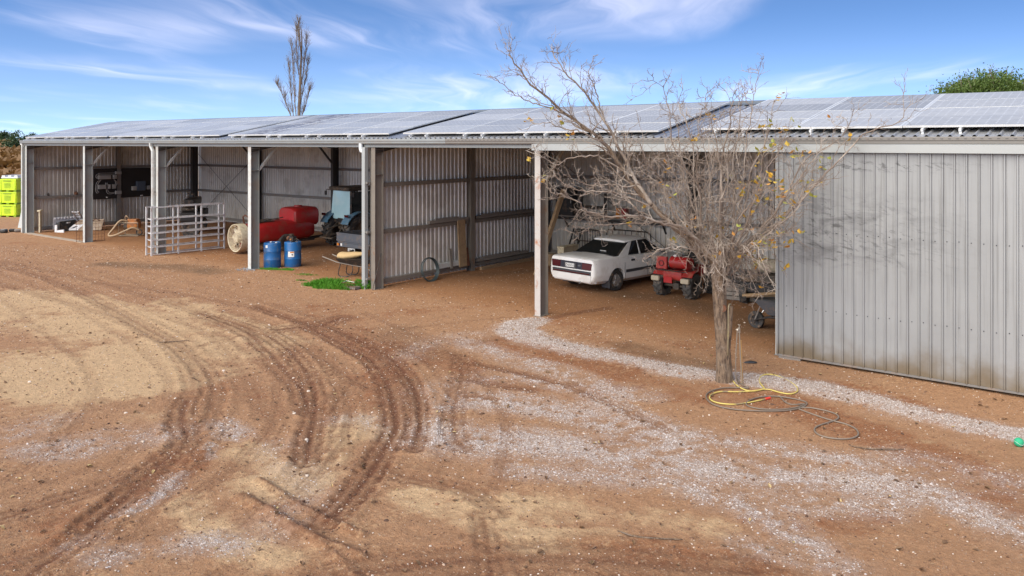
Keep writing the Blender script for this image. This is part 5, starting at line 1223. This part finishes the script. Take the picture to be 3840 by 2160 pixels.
for k in range(9): mb.tube([(-.24 + k * .06, -.15, .02), (-.24 + k * .06, -.15, .2)], .005, 4)
mb.obj('side_bars', M['rust'], cr); MB().b2((-.24, -.14, .01), (.24, .14, .09)).obj('timber_block', M['timber_grey'], cr)
MB().tube([(-.2, -.15, .2), (-.05, -.18, .27), (.22, -.15, .24)], .007, 5).obj('handle', M['chrome'], cr)
bar = MB().tube([(24.42, -.12, .0), (24.44, .2, 1.05)], .012, 6).obj('steel_bar', M['dark_iron']); tag(bar, 'thin dark steel bar leaning on the brown column of the dividing wall', 'bar')
mb = MB()
for k in range(110):
    a = random.uniform(0, 6.28); rr = abs(random.gauss(0, .22)); s_ = random.uniform(.015, .04); mb.rbox((18.17 + rr * math.cos(a) * .9, .0 + rr * math.sin(a) - .05, s_ * .4), (s_ * 1.6, s_ * 1.2, s_), s_ * .3, 1, random.uniform(0, 3))
tag(mb.obj('stone_heap', mat('blue_metal', (.25, .24, .24), .8, 0, .3, 20)), 'little heap of grey stones at the foot of the post by the drums', 'stones', kind='stuff')

# white steel rack: two ladders of bars and flat shelves between
rk = thing('steel_rack', 'white double-sided steel rack with flat rails, standing by the post', 'rack', (12.05, -.38, 0), R(-3))
for k, y in enumerate((.0, 1.05, 2.0, 2.98)):
    for x_ in (0, .42): MB().b2((x_ - .025, y - .025, 0), (x_ + .025, y + .025, 1.86)).obj('upright', M['white_paint'], rk)
for x_ in (0, .42): MB().b2((x_ - .02, .025, 1.82), (x_ + .02, 2.955, 1.86)).obj('top_rail', M['white_paint'], rk)
for x_ in (0, .42): MB().b2((x_ - .02, .025, .04), (x_ + .02, 2.955, .075)).obj('bottom_rail', M['white_paint'], rk)
for z in (.32, .58, .84, 1.10, 1.38):
    for x_ in (-.0, .38): MB().b2((x_ - .01, .03, z), (x_ + .10, 2.95, z + .035)).obj('shelf_rail', M['white_paint'], rk)
    for y in (.03, 2.94): MB().b2((.09, y, z - .012), (.38, y + .03, z + .012)).obj('cross_bar', M['white_paint'], rk)
# dark seeder standing behind the rack
sd_ = thing('seeder_machine', 'dark seeding machine with a row of drums and levers behind the white rack', 'machine', (7.0, 4.5, 0), R(-38))
MB().rbox((0, 0, 1.55), (2.6, .5, .34), .05).obj('hopper', M['dark_iron'], sd_)
MB().rbox((0, .1, .95), (2.9, .9, .4), .05).obj('frame_box', M['black_board'], sd_)
for k in range(7): MB().cyl((-1.05 + k * .35, -.3, 1.28), (-1.05 + k * .35, .25, 1.28), .11, 12).obj('metering_drum', M['iron_brown'], sd_)
for k in range(6): MB().tube([(-.9 + k * .36, -.25, 1.2), (-.9 + k * .36, -.35, .7), (-.9 + k * .36, -.2, .2)], .03, 6).obj('seed_tube', M['black_plastic'], sd_)
for z, a in ((1.85, 1.5), (1.32, 1.4)): MB().tube([(1.1, 0, z), (1.1 + a, .1, z + .06)], .022, 6).obj('lever', M['timber_grey'], sd_)
for sx in (-1, 1): wheel('wheel', sd_, (sx * 1.3, .1, .42), .42, .22, .5, 0, 'rubber', 'iron_brown', side=sx)
MB().tube(smooth_path([(-1.5, -.2, .9), (-1.5, -.2, 1.3), (-1.4, -.2, 1.5), (-1.1, -.2, 1.55)], 2), .11, 12).obj('duct', M['roll'], sd_, 60)
MB().rbox((.4, .0, 1.86), (.5, .3, .2), .05).obj('gear_case', M['dark_iron'], sd_)
MB().rbox((-1.5, -.25, .62), (.5, .4, .6), .05).obj('motor_case', M['bluegrey'], sd_)

# orange pump with hoses
pu = thing('water_pump', 'orange engine pump on a pipe frame with tan hoses looped over it', 'pump', (5.15, 2.55, 0), R(35))
MB().rbox((.12, 0, .52), (.5, .42, .34), .06).obj('engine', M['orange'], pu, 40)
MB().rbox((.1, 0, .73), (.45, .36, .1), .03).obj('fuel_tank', M['orange'], pu)
MB().cyl((-.3, 0, .42), (-.05, 0, .42), .16, 16).obj('pump_body', M['iron_brown'], pu)
for sy in (-1, 1): MB().tube([(-.45, sy * .28, .03), (.45, sy * .28, .03), (.45, sy * .28, .62), (-.45, sy * .28, .62)], .02, 8, closed=True).obj('frame', M['roll'], pu)
for y in (.03, .62): MB().tube([(-.45, -.28, y), (-.45, .28, y)], .02, 8).obj('frame_bar', M['roll'], pu)
MB().tube(smooth_path([(-.1, -.2, .7), (-.35, -.35, .78), (-.6, -.5, .35), (-.85, -.55, .05), (-.5, -.62, .05), (0, -.5, .3), (.3, -.4, .45), (.5, -.3, .3)], 3), .045, 8).obj('suction_hose', M['hose_tan'], pu, 60)
MB().tube(smooth_path([(.0, -.1, .75), (-.1, -.25, .95), (-.25, -.1, .9), (-.3, .1, .5)], 3), .03, 8).obj('delivery_hose', M['hose_tan'], pu, 60)
MB().tube([(.5 + .13 * math.cos(i * PI / 10), -.25, .2 + .13 * math.sin(i * PI / 10)) for i in range(20)], .03, 6, closed=True).obj('wheel', M['rubber'], pu)

# rusty mesh gate leaning on the second post
g0, g1 = G(286, 908), G(392, 902)
gt = thing('mesh_gate', 'low rusty wire-mesh gate standing across the foot of the second post', 'gate', (g0.x, g0.y, 0), math.atan2(g1.y - g0.y, g1.x - g0.x))
gw = (g1 - g0).length
MB().tube([(0, 0, .02), (gw, 0, .02), (gw, .05, .86), (0, .05, .90)], .018, 6, closed=True).obj('frame', M['rust'], gt)
ms = MB()
for k in range(1, 9): ms.tube([(gw * k / 9, .0, .02), (gw * k / 9 + .03, .05, .87)], .006, 4)
for k in range(1, 6): ms.tube([(0, .01 * k, .15 * k), (gw, .01 * k, .15 * k + .03 * (k % 2))], .006, 4)
tag(ms.obj('mesh', M['rust'], gt), kind='stuff')
MB().tube(smooth_path([(gw * .55, .03, .88), (gw * .7, .0, .98), (gw * .85, .03, .9), (gw * .75, .06, .86)], 2), .02, 6).obj('wire_coil', M['rust'], gt)

# control board on the end wall
bd_ = thing('control_board', 'black board with grey electrical boxes and looping conduit on the end wall', 'board', (.06, 3.15, 1.42))
MB().b2((0, 0, 0), (.03, 1.42, 1.56)).obj('board_panel', M['black_board'], bd_); MB().b2((0, 1.44, .02), (.03, 3.0, 1.55)).obj('board_panel', M['black_board'], bd_)
for y, z, w_, h in ((.22, 1.02, .62, .20), (.95, 1.02, .18, .20), (.22, .52, .36, .22), (.72, .52, .10, .22), (.92, .52, .18, .22), (1.08, 1.26, .30, .14), (1.08, .22, .30, .18)):
    MB().rbox((.10, y + w_ / 2, z + h / 2), (.14, w_, h), .01, 1).obj('enclosure', M['grey_box'], bd_)
for y, z, w_, h, m_ in ((1.95, .38, .22, .22, 'grey_box'), (2.2, .35, .45, .50, 'bluegrey'), (2.75, .40, .16, .2, 'grey_box'), (2.4, .06, .14, .06, 'label_white'), (.6, .06, .10, .05, 'label_white')):
    MB().rbox((.11, y + w_ / 2, z + h / 2), (.16 if h > .1 else .02, w_, h), .008, 1).obj('enclosure', M[m_], bd_)
for k in range(2):
    o_ = .07 * k
    MB().tube(smooth_path([(.09, .28, 1.30 - o_), (.09, .12 + o_, 1.28 - o_), (.09, .10 + o_, 1.1), (.09, .22, 1.04)], 3), .016, 6).obj('conduit', M['grey_box'], bd_)
    MB().tube([(.09, .24, 1.33 - o_), (.09, 1.1, 1.33 - o_)], .016, 6).obj('conduit', M['grey_box'], bd_)
    MB().tube(smooth_path([(.09, .36, .98), (.09, .14 + o_, .9 - o_), (.09, .08 + o_, .6), (.09, .12 + o_, .3 + o_), (.09, .26, .36 + o_)], 3), .016, 6).obj('conduit', M['grey_box'], bd_)
    MB().tube(smooth_path([(.09, .60 + o_, .84), (.09, .62 + o_, .5), (.09, .66 + o_, .28 + o_), (.09, .85, .24 + o_), (.09, 1.1, .3)], 3), .016, 6).obj('conduit', M['grey_box'], bd_)
    MB().tube(smooth_path([(.09, 1.02, .98), (.09, 1.18 - o_, .86), (.09, 1.16 - o_, .7), (.09, 1.08, .62)], 3), .016, 6).obj('conduit', M['grey_box'], bd_)

# things left against the end wall
o = thing('foam_board', 'tall cream board with a short board across its top, by the first post', 'board', (.32, .55, 0), R(-38))
MB().rbox((0, 0, .5), (.24, .07, 1.0), .01, 1).obj('panel', M['cream_board'], o); MB().rbox((.10, .02, 1.05), (.42, .14, .07), .01, 1).obj('cross_piece', M['cream_board'], o)
o = thing('plastic_tray', 'white moulded plastic tray standing upside against the end wall', 'tray', (.25, 1.15, 0))
MB().b2((0, 0, .1), (.05, 1.6, .66)).obj('back', M['white_plastic'], o)
for k in range(11): MB().rbox((.06, .1 + k * .145, .62), (.08, .08, .1), .01, 1).obj('rib', M['white_plastic'], o)
o = thing('black_panel', 'black moulded machine cover slumped among white scraps by the end wall', 'cover', (.45, 1.55, 0), R(20))
MB().loft([[(-.1, -.4, 0), (.3, -.5, 0), (.35, .9, 0), (-.1, .9, 0)], [(-.08, -.35, .42), (.1, -.3, .48), (.12, .6, .50), (-.1, .85, .36)]]).obj('shell', M['black_plastic'], o)
MB().b2((.17, .05, .36), (.21, .22, .42)).obj('sticker', M['label_white'], o)
o = thing('folding_ladder', 'short white plastic step frame leaning on the heap by the end wall', 'ladder', (.7, 2.0, .2), R(50))
for k in (0, .26): MB().bar((0, -.45, .75 + k * .0), (.0, .75, .12), .05, .05).obj('stile', M['white_plastic'], o).location = (k, 0, 0)
for k in range(5): MB().b2((0, -.42 + k * .27, .71 - k * .14), (.26, -.37 + k * .27, .75 - k * .14)).obj('rung', M['white_plastic'], o)
o = thing('cardboard_carton', 'flattened brown carton with printed white corner leaning by the end wall', 'carton', (1.1, 2.05, 0), R(42))
MB().loft([[(-.6, 0, .02), (1.0, 0, .02), (1.05, .2, .55), (-.1, .22, .52)], [(-.6, .04, .02), (1.0, .04, .02), (1.05, .24, .55), (-.1, .26, .52)]]).obj('panel', M['carton'], o)
MB().loft([[(-.62, -.012, .03), (-.12, -.012, .03), (.12, .1, .30), (-.34, .1, .30)], [(-.62, .0, .03), (-.12, .0, .03), (.12, .11, .30), (-.34, .11, .30)]]).obj('printed_corner', M['white_plastic'], o)
MB().loft([[(-.44, .02, .12), (-.3, .02, .12), (-.05, .085, .26), (-.2, .085, .26)], [(-.44, .03, .12), (-.3, .03, .12), (-.05, .095, .26), (-.2, .095, .26)]]).obj('print', M['ink'], o)
o = thing('plastic_offcut', 'bent white plastic offcut on the slab in front of the black cover', 'offcut', (.95, 1.05, 0), R(20))
MB().loft([[(-.15, 0, 0), (-.02, 0, 0), (-.06, .05, .34), (-.2, .05, .34)], [(-.15, .05, 0), (-.02, .05, 0), (-.06, .1, .34), (-.2, .1, .34)]]).obj('upright', M['white_plastic'], o); MB().loft([[(-.02, 0, .0), (.4, .0, .0), (.38, .02, .14), (.0, .02, .1)], [(-.02, .06, .0), (.4, .06, .0), (.38, .08, .14), (.0, .08, .1)]]).obj('tongue', M['white_plastic'], o)
for y, lab, m_, sz in ((1.05, 'small dark spray bottle standing on the end wall girt', 'black_plastic', (.05, .16)), (2.35, 'rusty tin lying on the end wall girt', 'rust', (.08, .16)), (2.9, 'small white cup on the end wall girt beside the black board', 'white_plastic', (.05, .1))):
    q = MB().lathe([(0, 0), (sz[0], 0), (sz[0], sz[1] * .7), (sz[0] * .4, sz[1] * .8), (sz[0] * .4, sz[1]), (0, sz[1])], 12).obj('bottle' if y < 2 else ('tin' if y < 2.5 else 'cup'), M[m_]); q.location = (-.02, y, 1.712); tag(q, lab, 'bottle' if y < 2 else ('tin' if y < 2.5 else 'cup'))
# coil and timbers on the dividing wall
cx = 4 * BAY + .28
coil = thing('pipe_coil', 'coil of dark green poly pipe leaning against the dividing wall', 'coil', (cx, 2.1, 0))
for k in range(6):
    r = .34 + .012 * (k % 3); MB().tube([(.02 * k - .02 + .12 * (1 - (math.sin(i * PI / 16) + 1) / 2), r * math.cos(i * PI / 16), .36 + r * math.sin(i * PI / 16)) for i in range(32)], .012, 6, closed=True).obj('turn', M['wire_dark'], coil)
MB().rbox((.05, .33, .2), (.14, .07, .03), .01, 1).obj('tie', M['bluegrey'], coil)
tag(MB().b2((4 * BAY + .04, 2.7, .27), (4 * BAY + .12, 4.2, .42)).b2((4 * BAY + .04, 2.72, .421), (4 * BAY + .07, 4.1, .44)).obj('steel_purlin', M['galv_light']), 'pale steel purlin lying on the low girt behind the pipe coil', 'purlin')
for y, h, w_, lab in ((3.35, .85, .10, 'narrow grey board leaning on the dividing wall beside the wide brown board'), (3.9, 1.75, .36, 'wide brown board leaning on the dividing wall by its middle post'), (4.15, .8, .16, 'dark rusty plate standing against the middle post of the dividing wall'), (8.2, 1.6, .45, 'dark red board standing in the back corner of the dividing wall')):
    q = MB().loft([[(4 * BAY + .14, y - w_ / 2, .22), (4 * BAY + .18, y - w_ / 2, .22), (4 * BAY + .18, y + w_ / 2, .22), (4 * BAY + .14, y + w_ / 2, .22)], [(4 * BAY + .05, y - w_ / 2, h), (4 * BAY + .09, y - w_ / 2, h), (4 * BAY + .09, y + w_ / 2, h), (4 * BAY + .05, y + w_ / 2, h)]]).obj('leaning_board', M['timber' if w_ == .36 else ('timber_grey' if w_ == .10 else 'rust')]); tag(q, lab, 'board')
for y0, y1, z, lab in ((4.7, 7.6, .27, 'long dark timber lying on the low girt beyond the middle post'), (4.7, 8.4, 1.73, 'long timber resting on the middle girt beyond the middle post'), (2.4, 4.3, 1.73, 'thin lath resting on the middle girt above the pipe coil')):
    q = MB().b2((4 * BAY - .02, y0, z), (4 * BAY + .08, y1, z + .09)).b2((4 * BAY - .01, y0 + .3, z + .091), (4 * BAY + .06, y1 - .5, z + .14)).obj('stacked_timber', M['timber_grey']); tag(q, lab, 'timber')
tag(MB().b2((4 * BAY + .16, 4.75, 0), (4 * BAY + .26, 8.3, .1)).obj('floor_batten', M['timber']), 'pale batten lying on the floor along the foot of the dividing wall', 'batten')

# lime picking bins outside the gable
def bin_mesh():
    t = thing('picking_bin', 'x', 'bin'); W, Hh = 1.12, .72
    MB().loft([[(-W / 2 * a, -W / 2 * a, z), (W / 2 * a, -W / 2 * a, z), (W / 2 * a, W / 2 * a, z), (-W / 2 * a, W / 2 * a, z)] for a, z in ((.96, .08), (.97, .1), (1., Hh - .06))]).obj('body', M['lime'], t)
    MB().b2((-.58, -.58, Hh - .08), (.58, .58, Hh)).obj('rim', M['lime'], t)
    for x_ in (-.48, 0, .48): MB().b2((x_ - .08, -.54, 0), (x_ + .08, .54, .085)).obj('foot', M['lime_dark'], t)
    for sx, sy in ((0, -1), (1, 0)):
        for k in range(5):
            z = .22 + k * .06
            if sy: MB().b2((-.2, -.562 - .004 * k, z), (.2, -.54, z + .018)).obj('vent_slot', M['lime_dark'], t)
            else: MB().b2((.54, -.2, z), (.562 + .004 * k, .2, z + .018)).obj('vent_slot', M['lime_dark'], t)
        if sy: MB().b2((-.25, -.585, .60), (.25, -.56, .66)).obj('hand_hold', M['lime_dark'], t)
        else: MB().b2((.56, -.25, .60), (.585, .25, .66)).obj('hand_hold', M['lime_dark'], t)
        for e in (-.45, .45):
            if sy: MB().b2((e - .05, -.572, .1), (e + .05, -.545, .62)).obj('corner_rib', M['lime'], t)
            else: MB().b2((.545, e - .05, .1), (.572, e + .05, .62)).obj('corner_rib', M['lime'], t)
    return t
proto = bin_mesh(); first = True
for cx_, cy_, rz, nm in ((-10.15, 3.35, R(30), 'front'), (-10.9, 4.75, R(28), 'rear')):
    for k, lv in enumerate(('bottom', 'middle', 'top')):
        o = proto if first else copy_tree(proto); first = False
        o.location = (cx_, cy_, k * .735); o.rotation_euler = (0, 0, rz + random.uniform(-.02, .02)); o['group'] = 'lime picking bins'
        o['label'] = f'lime green slatted picking bin, {lv} of the {nm} stack outside the gable end'
o = thing('white_bin_lid', 'white plastic bin base lying on top of the lime bins', 'lid', (-10.3, 3.5, 3 * .735 + .0), R(30))
MB().rbox((0, 0, .06), (1.1, 1.1, .10), .03, 1).obj('deck', M['white_plastic'], o); [MB().b2((x_ - .1, -.52, .11), (x_ + .1, .52, .2)).obj('runner', M['white_plastic'], o) for x_ in (-.4, 0, .4)]
g0 = G(62, 862)
q = MB().loft([[(-.45, 0, 0), (.5, 0, 0), (.52, .2, 1.0), (-.4, .22, 1.05)], [(-.45, .02, 0), (.5, .02, 0), (.52, .22, 1.0), (-.4, .24, 1.05)]]).obj('steel_sheet', M['flashing']); q.location = (-2.3, .9, 0); q.rotation_euler = (0, 0, R(25)); tag(q, 'loose pale metal sheet leaning outside the gable end', 'sheet')
o = thing('rubble_heap', 'low heap of dark scrap lumps at the gable corner', 'rubble', (-.85, -.35, 0))
for k in range(7): MB().rbox((random.uniform(-.4, .3), random.uniform(-.3, .3), .08), (random.uniform(.15, .4), random.uniform(.12, .3), random.uniform(.1, .22)), .05, 2, random.uniform(0, 3)).obj('lump', M['timber_grey'] if k % 2 else M['dark_iron'], o, 40)
# ------------------------------------------------------------------ things in the bay behind the tree
BY = DEP - .12
sh = thing('wall_shelf', 'long dark plank shelf fixed along the rear wall behind the sedan', 'shelf', (25.0, BY - .35, 0))
MB().b2((0, 0, 1.60), (4.6, .35, 1.65)).obj('plank', M['timber_grey'], sh)
MB().b2((0, -.02, 1.50), (4.6, .02, 1.60)).obj('edge_beam', M['dark_iron'], sh)
for x_ in (.3, 2.3, 4.3): MB().bar((x_, .3, 1.2), (x_, .02, 1.58), .05, .05).obj('bracket', M['dark_iron'], sh)
cb_ = thing('steel_cabinet', 'tall black cabinet box on the shelf in the back corner', 'cabinet', (25.3, BY - .3, 1.652)); MB().b2((-.3, -.12, 0), (.45, .2, 1.0)).obj('case', M['black_board'], cb_); MB().b2((-.28, -.14, .03), (.43, -.122, .97)).obj('door_leaf', M['black_plastic'], cb_); MB().b2((.36, -.16, .45), (.39, -.141, .6)).obj('handle', M['chrome'], cb_)
fm_ = thing('shelf_stand', 'black open steel frame standing on the shelf beside the cabinet', 'stand', (25.95, BY - .2, 1.652))
for x_ in (0, 1.0): MB().b2((x_, -.03, 0), (x_ + .08, .03, .85)).obj('post', M['dark_iron'], fm_)
MB().b2((.081, -.03, .28), (.999, .03, .38)).obj('cross_bar', M['dark_iron'], fm_)
for x_, m_, w_, lab in ((27.55, 'cream_board', .14, 'yellow-cream can on the wall shelf'), (27.8, 'red_tank', .20, 'bright red fuel can on the wall shelf')):
    q = thing('fuel_can', lab, 'can', (x_, BY - .22, 1.652)); MB().rbox((0, 0, .18), (w_, .2, .36), .02).obj('body', M[m_ if m_ != 'cream_board' else 'amber'], q); MB().tube([(-.05, 0, .36), (-.05, 0, .42), (.05, 0, .42), (.05, 0, .36)], .012, 6).obj('handle', M['black_plastic'], q)
q = thing('bucket', 'dark bucket standing on the wall shelf', 'bucket', (28.45, BY - .2, 1.652)); MB().lathe([(0, 0), (.10, 0), (.13, .26), (.12, .26), (.095, .01)], 16).obj('body', M['black_plastic'], q); MB().tube([(-.13, 0, .25), (-.08, -.1, .16), (.08, -.1, .16), (.13, 0, .25)], .006, 5).obj('handle', M['chrome'], q)
p0 = G(2052, 1085)
tag(MB().bar((26.55, 5.0, 0), (26.9, 6.1, 2.75), .13, .13).obj('leaning_post', M['timber']), 'tall pale timber post leaning behind the rusty column', 'post')
ld = thing('ladder', 'short black steel ladder leaning on the rear wall left of the sedan', 'ladder', (25.45, BY - .5, 0))
for x_ in (0, .36): MB().bar((x_, 0, 0), (x_ + .12, .42, 1.15), .04, .04).obj('stile', M['dark_iron'], ld)
for k in range(4): f = .2 + k * .24; MB().bar((.12 * f, .42 * f, 1.15 * f), (.36 + .12 * f, .42 * f, 1.15 * f), .03, .03).obj('rung', M['dark_iron'], ld)
def bed(label, x, y, w_, h, n):
    b = thing('bed_frame', label, 'bed frame', (x, y, 0))
    MB().tube(smooth_path([(0, 0, 0), (0, 0, h - .2), (.05, 0, h - .03), (.2, 0, h), (w_ - .2, 0, h), (w_ - .05, 0, h - .03), (w_, 0, h - .2), (w_, 0, 0)], 2), .024, 8).obj('hoop', M['dark_iron'], b)
    MB().tube([(0, 0, h - .42), (w_, 0, h - .42)], .018, 6).obj('rail', M['dark_iron'], b); MB().tube([(0, 0, .3), (w_, 0, .3)], .018, 6).obj('rail', M['dark_iron'], b)
    for k in range(n): MB().tube([(w_ * (k + 1) / (n + 1), 0, .3), (w_ * (k + 1) / (n + 1), 0, h)], .012, 6).obj('spindle', M['dark_iron'], b)
bed('black tubular bed end with hooped top against the rear wall by the ladder', 25.75, BY - .3, 1.1, 1.18, 9)
bed('long black tubular bed end rising behind the sedan roof', 27.25, BY - .55, 1.75, 1.28, 6)
q = thing('log_round', 'pale cut log round standing beside the sedan boot', 'log', (25.55, 7.2, 0)); MB().lathe([(0, 0), (.25, 0), (.24, .4), (0, .4)], 18).obj('trunk_piece', M['timber'], q, 40); MB().lathe([(0, .401), (.2, .405)], 18).obj('cut_face', M['roll'], q)
tag(MB().b2((26.3, 6.6, 0), (26.55, 7.5, .72)).b2((26.28, 6.58, .721), (26.57, 7.52, .76)).obj('packing_case', M['cream_board']), 'cream packing case behind the sedan left tail light', 'case')
# trailer-like red implement with a roll on top, beyond the tree trunk
im = thing('farm_implement', 'low dark implement carrying a cream roll, right of the tree trunk', 'implement', (34.1, 4.9, 0), R(8))
MB().rbox((.2, 0, .72), (1.4, .6, .22), .04).obj('deck', M['iron_brown'], im); MB().b2((.5, -.31, .70), (.9, -.302, .78)).obj('red_trim', M['red_dull'], im); MB().rbox((.1, .05, .45), (1.1, .5, .3), .05).obj('gear_case', M['black_board'], im)
for sx in (-.45, .8): wheel('wheel', im, (sx, 0, .3), .3, .2, .5, 10, 'mud_rubber', 'dark_iron')
MB().lathe([(0.001, -.5), (.19, -.5), (.19, .5), (.001, .5)], 20, 'x', (.25, .0, 1.04)).obj('roll', M['roll'], im, 40)
MB().b2((-.9, -.15, .55), (-.46, .05, .63)).obj('drawbar', M['dark_iron'], im)
pk = thing('timber_stack', 'stack of grey sawn timber blocks behind the tree trunk', 'timber', (33.3, 5.2, 0), R(10))
for k in range(5): MB().b2((-.3 + .04 * (k % 2), -.3, .12 * k + .02), (.75, .3 - .03 * k, .12 * k + .12)).obj('block', M['timber_grey'], pk)
MB().b2((.4, -.36, .28), (.62, -.31, .62)).obj('pale_block', M['cream_board'], pk)
b2_ = thing('wheelbarrow', 'grey wheelbarrow loaded with brown planks at the edge of the sliding door', 'wheelbarrow', (35.8, 2.0, 0), R(172))
MB().loft([[(-.3, -.2, .42), (.4, -.15, .38), (.4, .15, .38), (-.3, .2, .42)], [(-.48, -.33, .70), (.72, -.28, .72), (.72, .28, .72), (-.48, .33, .70)]]).obj('tray', M['tray'], b2_)
for sy in (-1, 1):
    MB().tube([(-1.1, sy * .29, .72), (-.4, sy * .26, .42), (.4, sy * .14, .32), (.78, sy * .07, .2)], .02, 8).obj('handle', M['dark_iron'], b2_); MB().tube([(-.25, sy * .24, .42), (-.4, sy * .26, .0)], .018, 6).obj('leg', M['dark_iron'], b2_)
    MB().tube([(.55, sy * .2, .62), (.78, sy * .07, .2)], .016, 6).obj('nose_stay', M['chrome'], b2_)
wheel('wheel', b2_, (.78, 0, .2), .2, .1, .55, 0, 'rubber', 'dark_iron').rotation_euler = (0, 0, PI / 2)
for k, lab in ((0, 'brown plank lying across the grey wheelbarrow, upper of two'), (1, 'brown plank lying in the grey wheelbarrow, lower of two')):
    q = MB().bar((34.85, 1.7 + .25 * k, .80 - .06 * k), (36.2, 2.3 + .15 * k, .98 - .12 * k), .14, .03).obj('plank', M['timber']); tag(q, lab, 'plank')
blades('grass_patch', 5200, [((23.1, -.45), (1.0, .40), .35), ((22.9, -.55), (.6, .35), .3), ((23.9, .0), (.35, .2), .3)], 'bright green grass tuft at the foot of the white downpipe post', .10, .30)
blades('weeds', 900, [((18.75, .45), (.5, .16), .4), ((19.3, .75), (.25, .12), .2)], 'low green weeds at the feet of the blue drums', .03, .09)
blades('sparse_weeds', 260, [((20.6, .5), (.5, .18), .3), ((21.4, -.3), (.25, .08), .2)], 'sparse weeds on the soil in front of the barrow', .02, .05)
